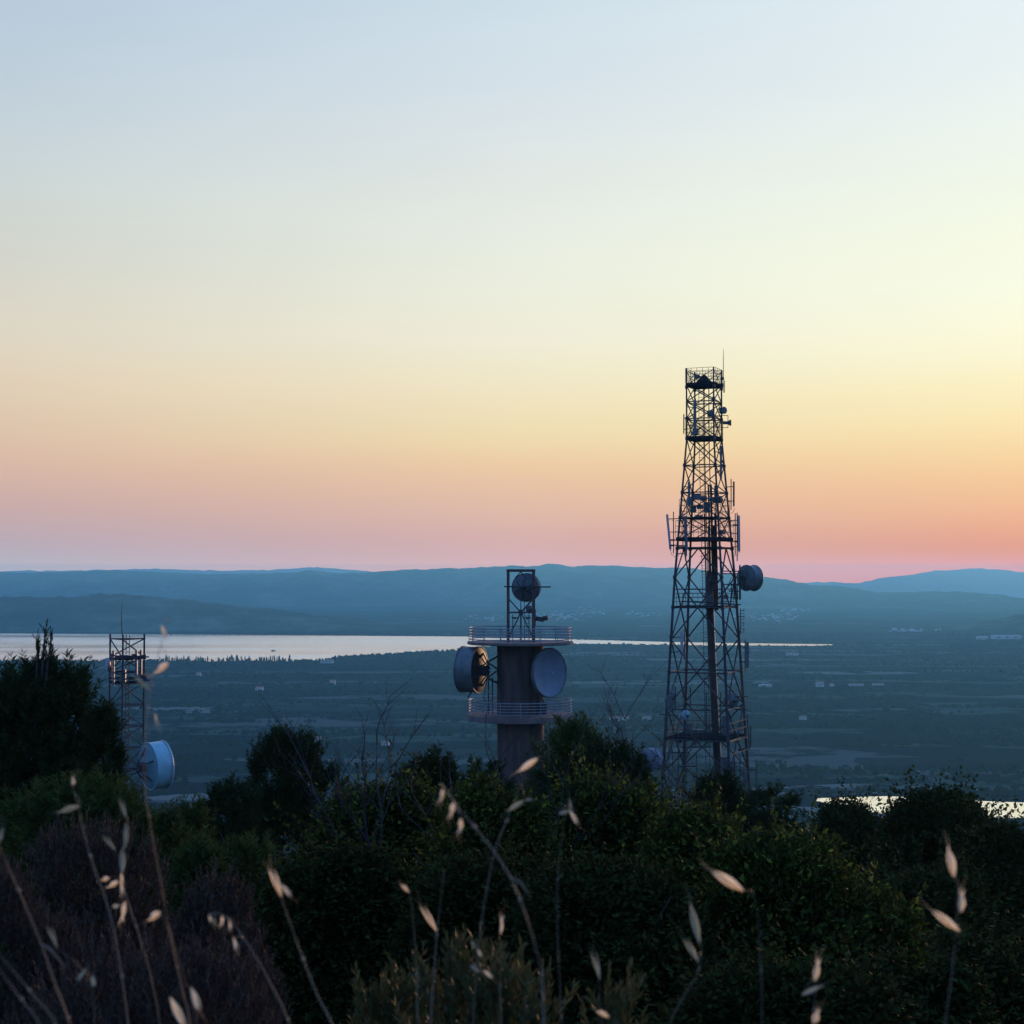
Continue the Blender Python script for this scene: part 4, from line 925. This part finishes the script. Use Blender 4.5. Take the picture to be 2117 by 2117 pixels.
# ------------------------------------------------------------------ wild oats close to the camera
def spikelet_mesh(parent, org, a, e, w, mat='spikelet', awn=True, rng=random):
    """slender husk from a (stalk end) to e (tip): two papery bracts that part towards the tip, and an awn"""
    a = Vector(a); e = Vector(e); ax = (e - a); l = ax.length; ax, u, v = frame(ax); m = MB()
    for kk, (sg, ln_, op) in enumerate(((-1, 1, .13), (1, .94, .10), (-.2, .8, .05))):
        prof = [(0, .05), (.14, .5), (.32, .92), (.5, 1), (.68, .78), (.85, .4), (1, .03)]; rows = []
        for (t, k) in prof:
            c = a + ax * (l * ln_ * t) + u * (op * sg * l * t * t) + v * (.05 * l * sg * math.sin(t * 3)); i = len(m.v)
            for q in range(5):
                an = (q / 4 - .5) * 2.3 + (0 if sg > 0 else math.pi) + kk * .5; rr = w * .5 * k
                m.v.append(c + u * (rr * (math.cos(an) - .6 * math.copysign(1, sg))) + v * (rr * math.sin(an)))
            rows.append(i)
        for i, j in zip(rows, rows[1:]):
            for q in range(4): m.f.append((i + q, i + q + 1, j + q + 1, j + q))
    if awn:
        m.tube([a + ax * l * .6, a + ax * l * 1.1, a + ax * l * 1.5 + u * l * .16], [w * .035, w * .028, w * .012], 4); m.tube([a + ax * l * .5, a + ax * l * 1.0 - u * l * .08, a + ax * l * 1.3 - u * l * .25], [w * .035, w * .025, w * .012], 4)
    return m.build('spikelet', mat, parent, org, True)
def oat(label, Y, stem, heads, mat='straw_stem', r=.0012, root_on=True, leaves=(), group='dry wild oats in the foreground'):
    P = [dat(x, y, Y + .02 * math.sin(i)) for i, (x, y) in enumerate(stem)]; b = P[-1]
    d = (P[-1] - P[-2]); bx = b.x + d.x / max(.05, -d.z) * .25; zg = gz(bx, Y); base = Vector((bx, Y, zg - .02))
    root = thing('oat_stalk', (bx, Y, zg), label, 'grass stalk', group); org = Vector((bx, Y, zg))
    nb = max(1, int((base - b).length / .07)); pts = P + [b.lerp(base, (k + 1) / nb) for k in range(nb)]; Q = []
    for i in range(len(pts) - 1):
        p0, p1, p2, p3 = pts[max(i - 1, 0)], pts[i], pts[i + 1], pts[min(i + 2, len(pts) - 1)]
        for k in range(5):
            t = k / 5; Q.append(.5 * ((2 * p1) + (p2 - p0) * t + (2 * p0 - 5 * p1 + 4 * p2 - p3) * t * t + (3 * p1 - p0 - 3 * p2 + p3) * t ** 3))
    Q.append(base); n = len(Q)
    m = MB(); m.tube(Q, [r * .78 * (.35 + .9 * min(1, 1.6 * i / n)) for i in range(n)], 6)
    for i in range(10, n - 3, 14): q = Q[i]; m.lathe([(0, -.004), (r * 1.3, -.002), (r * 1.3, .002), (0, .004)], q, Q[i + 1] - Q[i], 6)
    m.build('stem', mat, root, org, True)
    for h in heads:
        (x0, y0, x1, y1, wpx) = h[:5]; mt = h[5] if len(h) > 5 else 'spikelet'
        a = dat(x0, y0, Y - .02); e = dat(x1, y1, Y - .01); o = spikelet_mesh(root, org, a, e, wpx * .66 * K * Y / F, mt)
        # hair-thin pedicel to the nearest point of the stem
        near = min(Q, key=lambda q: (q - a).length + (0.02 if q.z > a.z + .06 else 0))
        if (near - a).length > .004:
            mid_ = near.lerp(a, .55) + Vector((0, 0, .25 * (near - a).length * .3)); MB().tube([near, mid_, a], [r * .4, r * .26, r * .22], 4).build('pedicel', mat, o, org, True)
    for (x0, y0, x1, y1, wpx) in leaves:
        a = dat(x0, y0, Y); e = dat(x1, y1, Y - .02); md = a.lerp(e, .5) + Vector((0, -.004, .006)); w = wpx * K * Y / F; _, u, v = frame(e - a)
        l = MB(); pp = [(a, .5), (a.lerp(md, .6), 1), (md, 1), (md.lerp(e, .6), .7), (e, .05)]
        for (c, k) in pp: l.v += [c + v * (w * .5 * k), c + u * (w * .12), c - v * (w * .5 * k), c - u * (w * .06)]
        for i in range(4):
            for q in range(4): l.f.append((i * 4 + q, i * 4 + (q + 1) % 4, i * 4 + 4 + (q + 1) % 4, i * 4 + 4 + q))
        l.build('leaf', mat, root, org, True)
    return root
G = 'green_husk'
oat('dry oat stalk leaning in from the left edge with a bent leaf low down', 1.9, [(-14, 1555), (0, 1600), (35, 1680), (75, 1775), (105, 1860), (132, 1940)], [(-2, 1590, 6, 1560, 7, G)], 'red_stem', .0016, leaves=[(75, 1780, 122, 1824, 8)])
oat('pale oat stalk topped by one bright husk in front of the left shrubs', 2.1, [(135, 1476), (150, 1535), (170, 1615), (200, 1700), (218, 1770), (232, 1860), (242, 1940)], [(136, 1482, 139, 1464, 10), (152, 1520, 108, 1532, 8, G)], r=.0013)
oat('oat stalk carrying a crowd of small husks below two upright tips', 2.2, [(229, 1508), (240, 1545), (234, 1600), (230, 1640), (238, 1690), (262, 1765), (285, 1845), (302, 1940)],
    [(238, 1545, 228, 1506, 6, G), (236, 1600, 240, 1550, 5, G), (218, 1605, 196, 1576, 6, G), (230, 1650, 232, 1600, 9, G), (206, 1656, 192, 1660, 9), (228, 1645, 231, 1672, 10), (226, 1662, 202, 1674, 9), (228, 1660, 232, 1695, 7), (212, 1712, 226, 1708, 10), (236, 1700, 228, 1745, 10)], r=.0010)
oat('tall rust brown oat stalk reaching up past the small mast', 2.0, [(318, 1168), (300, 1230), (285, 1290), (276, 1370), (272, 1470), (284, 1560), (306, 1680), (322, 1770), (342, 1860), (360, 1940)],
    [(304, 1178, 314, 1206, 13), (318, 1250, 292, 1270, 13), (252, 1276, 284, 1302, 7, G), (294, 1356, 302, 1376, 6, G), (292, 1345, 297, 1370, 4)], 'red_stem', .0012)
oat('thin blue grey stalk crossing the bottom left corner, upper of two', 1.7, [(-30, 1760), (0, 1802), (55, 1868), (108, 1940)], [], r=.0010)
oat('thin blue grey stalk crossing the bottom left corner, lower of two', 1.6, [(-30, 1790), (0, 1832), (40, 1885), (78, 1945)], [], r=.0010)
oat('oat stalk arching left with a row of five hanging husks', 2.0, [(392, 1726), (412, 1722), (432, 1735), (460, 1770), (505, 1845), (550, 1945)], [(394, 1726, 400, 1742, 7), (404, 1728, 406, 1752, 6, G), (420, 1728, 416, 1750, 8), (432, 1736, 436, 1758, 7), (440, 1768, 448, 1794, 10)], r=.0011)
oat('oat stalk with one bright split husk right of the heather', 1.9, [(526, 1680), (545, 1735), (572, 1810), (600, 1880), (632, 1950)], [(532, 1694, 512, 1638, 15), (530, 1668, 550, 1692, 9)], r=.0014)
oat('faint stalk tipped with a small pale bud at lower middle left', 2.2, [(772, 1682), (780, 1740), (786, 1840), (788, 1940)], [(772, 1684, 758, 1668, 10)], r=.0012)
oat('faint upright stalk with a curved pale husk on its left', 2.2, [(838, 1640), (830, 1710), (824, 1765), (818, 1850), (812, 1940)], [(824, 1758, 796, 1708, 8)], r=.0013)
oat('long arching oat stalk bending over the middle bushes', 1.8, [(832, 1478), (862, 1520), (895, 1560), (930, 1604), (960, 1650), (986, 1710), (1004, 1765), (1018, 1815), (1024, 1860), (1026, 1940)], [(836, 1488, 830, 1516, 8), (856, 1514, 848, 1545, 11), (870, 1544, 866, 1576, 11)], r=.0015, leaves=[(962, 1654, 1002, 1694, 5)])
oat('slanting oat stalk behind the long arching one with high husks', 2.1, [(1000, 1438), (978, 1490), (955, 1550), (935, 1600), (918, 1680), (906, 1760), (898, 1840), (892, 1940)], [(1016, 1430, 976, 1456, 10), (990, 1510, 956, 1530, 8, G), (990, 1510, 1006, 1508, 4, G), (888, 1776, 898, 1790, 7, G), (900, 1790, 910, 1806, 7), (886, 1822, 905, 1835, 8, G), (912, 1830, 930, 1846, 7)], r=.0011)
oat('thin oat stalk with a three pointed husk over the glinting bush', 2.2, [(1070, 1520), (1060, 1580), (1052, 1660), (1052, 1760), (1056, 1850), (1060, 1940)], [(1074, 1506, 1078, 1536, 6, G), (1054, 1536, 1078, 1530, 7, G), (1074, 1528, 1092, 1556, 7)], r=.0008)
oat('short oat stalk with a single upright husk beneath the arching stem', 2.3, [(946, 1730), (944, 1790), (944, 1860), (946, 1940)], [(944, 1764, 948, 1722, 8)], r=.0009)
oat('oat stalk with one large bright husk pointing up left', 1.8, [(1420, 1682), (1432, 1740), (1436, 1830), (1438, 1940)], [(1404, 1682, 1344, 1642, 17)], r=.0007)
oat('oat stalk with two slim green husks left of the large bright husk', 2.0, [(1300, 1690), (1322, 1770), (1318, 1830), (1290, 1880), (1262, 1940)], [(1320, 1782, 1302, 1700, 9, G), (1318, 1816, 1292, 1770, 9, G)], r=.0007)
oat('tall oat stalk with three glowing curved husks at the right edge', 1.8, [(1800, 1610), (1806, 1680), (1804, 1750), (1796, 1840), (1782, 1945)], [(1800, 1656, 1788, 1594, 15), (1812, 1722, 1816, 1674, 17), (1812, 1758, 1758, 1716, 12)], r=.0008)
oat('short oat stalk with crossed husks near the bottom right', 1.9, [(1546, 1815), (1540, 1860), (1536, 1905), (1534, 1950)], [(1536, 1852, 1546, 1804, 13), (1512, 1878, 1556, 1858, 8, G), (1534, 1932, 1546, 1902, 15)], r=.0008)
oat('low oat stalk with two amber husks below the rust brown stalk', 1.8, [(352, 1858), (362, 1890), (372, 1945)], [(360, 1862, 378, 1908, 13), (320, 1880, 352, 1942, 13), (302, 1720, 280, 1736, 13)], r=.0008)
oat('low stalk with a round pale bud in the left foreground', 2.0, [(174, 1850), (176, 1890), (178, 1945)], [(174, 1862, 176, 1840, 14, G), (108, 1790, 92, 1744, 6, G), (145, 1850, 165, 1826, 6, G)], r=.0009)
oat('low stalk with pale green husk at the bottom right of the olive shoots', 2.1, [(1124, 1795), (1130, 1850), (1136, 1945)], [(1132, 1850, 1120, 1794, 9, G), (1150, 1920, 1126, 1906, 10)], r=.0008)

# ------------------------------------------------------------------ air
HAZE = .85e-4
def haze():
    m = bpy.data.materials.new('air'); m.use_nodes = True; nt = m.node_tree; nt.nodes.remove(nt.nodes['Principled BSDF'])
    pv = N(nt, 'ShaderNodeVolumePrincipled'); pv.inputs['Color'].default_value = (.22, .71, 1, 1); pv.inputs['Density'].default_value = HAZE; pv.inputs['Density Attribute'].default_value = ''
    pv.inputs['Anisotropy'].default_value = .4
    nt.links.new(pv.outputs[0], nt.nodes['Material Output'].inputs['Volume'])
    b = MB(); x, y0, y1, z0, z1 = 9600, -600, 17000, PLAIN - 12, 124
    b.box((0, (y0 + y1) / 2, (z0 + z1) / 2), (2 * x, y1 - y0, z1 - z0)); o = b.build('haze', m); tag(o, kind='stuff')
haze()

# ------------------------------------------------------------------ sky and sun
SUN_AZ, SUN_EL = math.radians(27), math.radians(1.6)          # ahead and to the right, just over the hills
W = bpy.data.worlds.new('World'); SC.world = W; W.use_nodes = True; nt = W.node_tree; L = nt.links
bg = nt.nodes['Background']; tc = N(nt, 'ShaderNodeTexCoord'); sx = N(nt, 'ShaderNodeSeparateXYZ')
L.new(tc.outputs['Generated'], sx.inputs[0])
def mth(op, a, b=None):
    n = N(nt, 'ShaderNodeMath', operation=op)
    for i, q in enumerate((a, b)):
        if q is None: continue
        if isinstance(q, (int, float)): n.inputs[i].default_value = q
        else: L.new(q, n.inputs[i])
    return n.outputs[0]
el = mth('MULTIPLY', mth('ARCSINE', sx.outputs['Z']), 180 / math.pi)
az = mth('MULTIPLY', mth('ARCTAN2', sx.outputs['X'], sx.outputs['Y']), 180 / math.pi)
def maprange(v, a, b, c=0, d=1, smooth=True):
    n = N(nt, 'ShaderNodeMapRange', interpolation_type='SMOOTHSTEP' if smooth else 'LINEAR')
    L.new(v, n.inputs['Value'])
    for k, q in zip(('From Min', 'From Max', 'To Min', 'To Max'), (a, b, c, d)): n.inputs[k].default_value = q
    return n.outputs[0]
def lin(c): return tuple(((v / 255) / 12.92 if v / 255 <= .04045 else ((v / 255 + .055) / 1.055) ** 2.4) for v in c)
def el_of(yd):
    d = ray(CX, yd * K); return math.degrees(math.atan2(d.z, d.y))
J = {'l': (.08, .25, .39), 'c': (.10, .28, .41), 'r': (.15, .34, .43)}      # what the air itself adds near the horizon
def ramp(stops, side):
    r = N(nt, 'ShaderNodeValToRGB'); r.color_ramp.interpolation = 'EASE' if False else 'LINEAR'; e = r.color_ramp.elements
    S0 = sorted([(el_of(y), lin(c)) for y, c in stops]); S = []; ex = [a for a, _ in S0]
    for a in list(np.linspace(.1, 2.4, 13)) + [2.8, 3.3, 4, 4.8, 5.6, 6.5, 7.5, 8.5, 10, 11.5, 13, 15, 17, 20]:
        tg = [float(np.interp(a, ex, [q[i] for _, q in S0])) for i in range(3)]
        T = math.exp(-HAZE * min(124 / math.tan(math.radians(a)), 17000))
        S.append((a, tuple(min(max((.4, .9, .12)[i] * tg[i], (tg[i] - J[side][i] * (1 - T)) / T), 3.6 * tg[i]) for i in range(3))))
    while len(e) < len(S): e.new(.5)
    for q, (a, c) in zip(e, S): q.position = max(0, min(1, (a + 2) / 25)); q.color = rgb(c)
    L.new(mth('DIVIDE', mth('ADD', el, 2.0), 25.0), r.inputs[0]); return r.outputs[0]
rl = ramp([(0, (181, 201, 219)), (137, (188, 205, 218)), (274, (196, 209, 216)), (365, (202, 213, 212)), (456, (208, 213, 206)), (548, (214, 213, 201)), (639, (220, 213, 195)), (730, (223, 206, 181)), (821, (219, 193, 168)), (894, (213, 180, 162)), (967, (197, 168, 166)), (1022, (181, 166, 174)), (1070, (170, 172, 182))], 'l')
rc = ramp([(0, (204, 221, 231)), (183, (213, 224, 231)), (274, (221, 229, 229)), (383, (227, 233, 226)), (493, (231, 236, 222)), (639, (237, 234, 213)), (730, (239, 228, 194)), (821, (236, 217, 173)), (862, (234, 205, 163)), (894, (229, 192, 158)), (967, (218, 180, 162)), (1013, (208, 168, 162)), (1068, (201, 165, 168))], 'c')
rr_ = ramp([(0, (226, 238, 243)), (228, (233, 242, 240)), (319, (236, 245, 233)), (456, (243, 248, 228)), (593, (247, 251, 226)), (675, (248, 245, 212)), (757, (248, 236, 188)), (821, (244, 222, 170)), (894, (241, 202, 152)), (967, (231, 177, 138)), (1022, (219, 153, 126)), (1086, (206, 141, 130))], 'r')
def mix(f, a, b, mode='MIX'):
    n = N(nt, 'ShaderNodeMixRGB', blend_type=mode)
    for i, q in enumerate((f, a, b)):
        if isinstance(q, (int, float)): n.inputs[i].default_value = q
        elif isinstance(q, tuple): n.inputs[i].default_value = rgb(q)
        else: L.new(q, n.inputs[i])
    return n.outputs[0]
front = mix(maprange(az, 0, 17.5, smooth=False), mix(maprange(az, -17.5, 0, smooth=False), rl, rc), rr_)
# away from the sunset: dusk blue overhead and behind
dusk = mix(maprange(el, 0, 60), (.19, .38, .90), (.14, .32, .82))
wf = mth('MULTIPLY', maprange(mth('ABSOLUTE', mth('SUBTRACT', az, 8)), 26, 62, 1, 0), maprange(el, 20, 36, 1, 0))
col = mix(wf, dusk, front)
sky = N(nt, 'ShaderNodeTexSky', sky_type='NISHITA'); sky.sun_disc = False; sky.sun_elevation = SUN_EL; sky.sun_rotation = SUN_AZ; sky.air_density = 1; sky.dust_density = 1
L.new(tc.outputs['Generated'], sky.inputs[0])
mpk = N(nt, 'ShaderNodeMapping'); mpk.inputs['Scale'].default_value = (2.2, 2.2, 16); mpk.inputs['Rotation'].default_value = (0, .12, 0); L.new(tc.outputs['Generated'], mpk.inputs[0])
nk = N(nt, 'ShaderNodeTexNoise'); nk.inputs['Scale'].default_value = 1.5; nk.inputs['Detail'].default_value = 7; L.new(mpk.outputs[0], nk.inputs['Vector'])
kk = maprange(nk.outputs['Fac'], .3, .7, .985, 1.012, False); ck = N(nt, 'ShaderNodeCombineColor')       # faint stretched haze streaks painted into the sky
for i in range(3): L.new(kk, ck.inputs[i])
col = mix(1.0, col, ck.outputs[0], 'MULTIPLY')
col = mix(.004, col, sky.outputs[0], 'ADD')
L.new(col, bg.inputs['Color']); bg.inputs['Strength'].default_value = 1.0
sl = bpy.data.lights.new('sun', 'SUN'); so = bpy.data.objects.new('sun', sl); COL.objects.link(so)
sl.energy = 2.8; sl.angle = math.radians(.5); sl.color = (1, .60, .36)
d = Vector((math.sin(SUN_AZ) * math.cos(SUN_EL), math.cos(SUN_AZ) * math.cos(SUN_EL), math.sin(SUN_EL)))
so.rotation_euler = d.to_track_quat('Z', 'Y').to_euler()

# ------------------------------------------------------------------ render settings
SC.render.engine = 'CYCLES'
SC.view_settings.view_transform = 'Standard'; SC.view_settings.look = 'None'; SC.view_settings.exposure = 0; SC.view_settings.gamma = 1
c = SC.cycles; c.use_denoising = True
try: c.denoiser = 'OPENIMAGEDENOISE'
except Exception: pass
c.max_bounces = 6; c.diffuse_bounces = 2; c.glossy_bounces = 2; c.transmission_bounces = 2; c.volume_bounces = 0; c.sample_clamp_indirect = 4
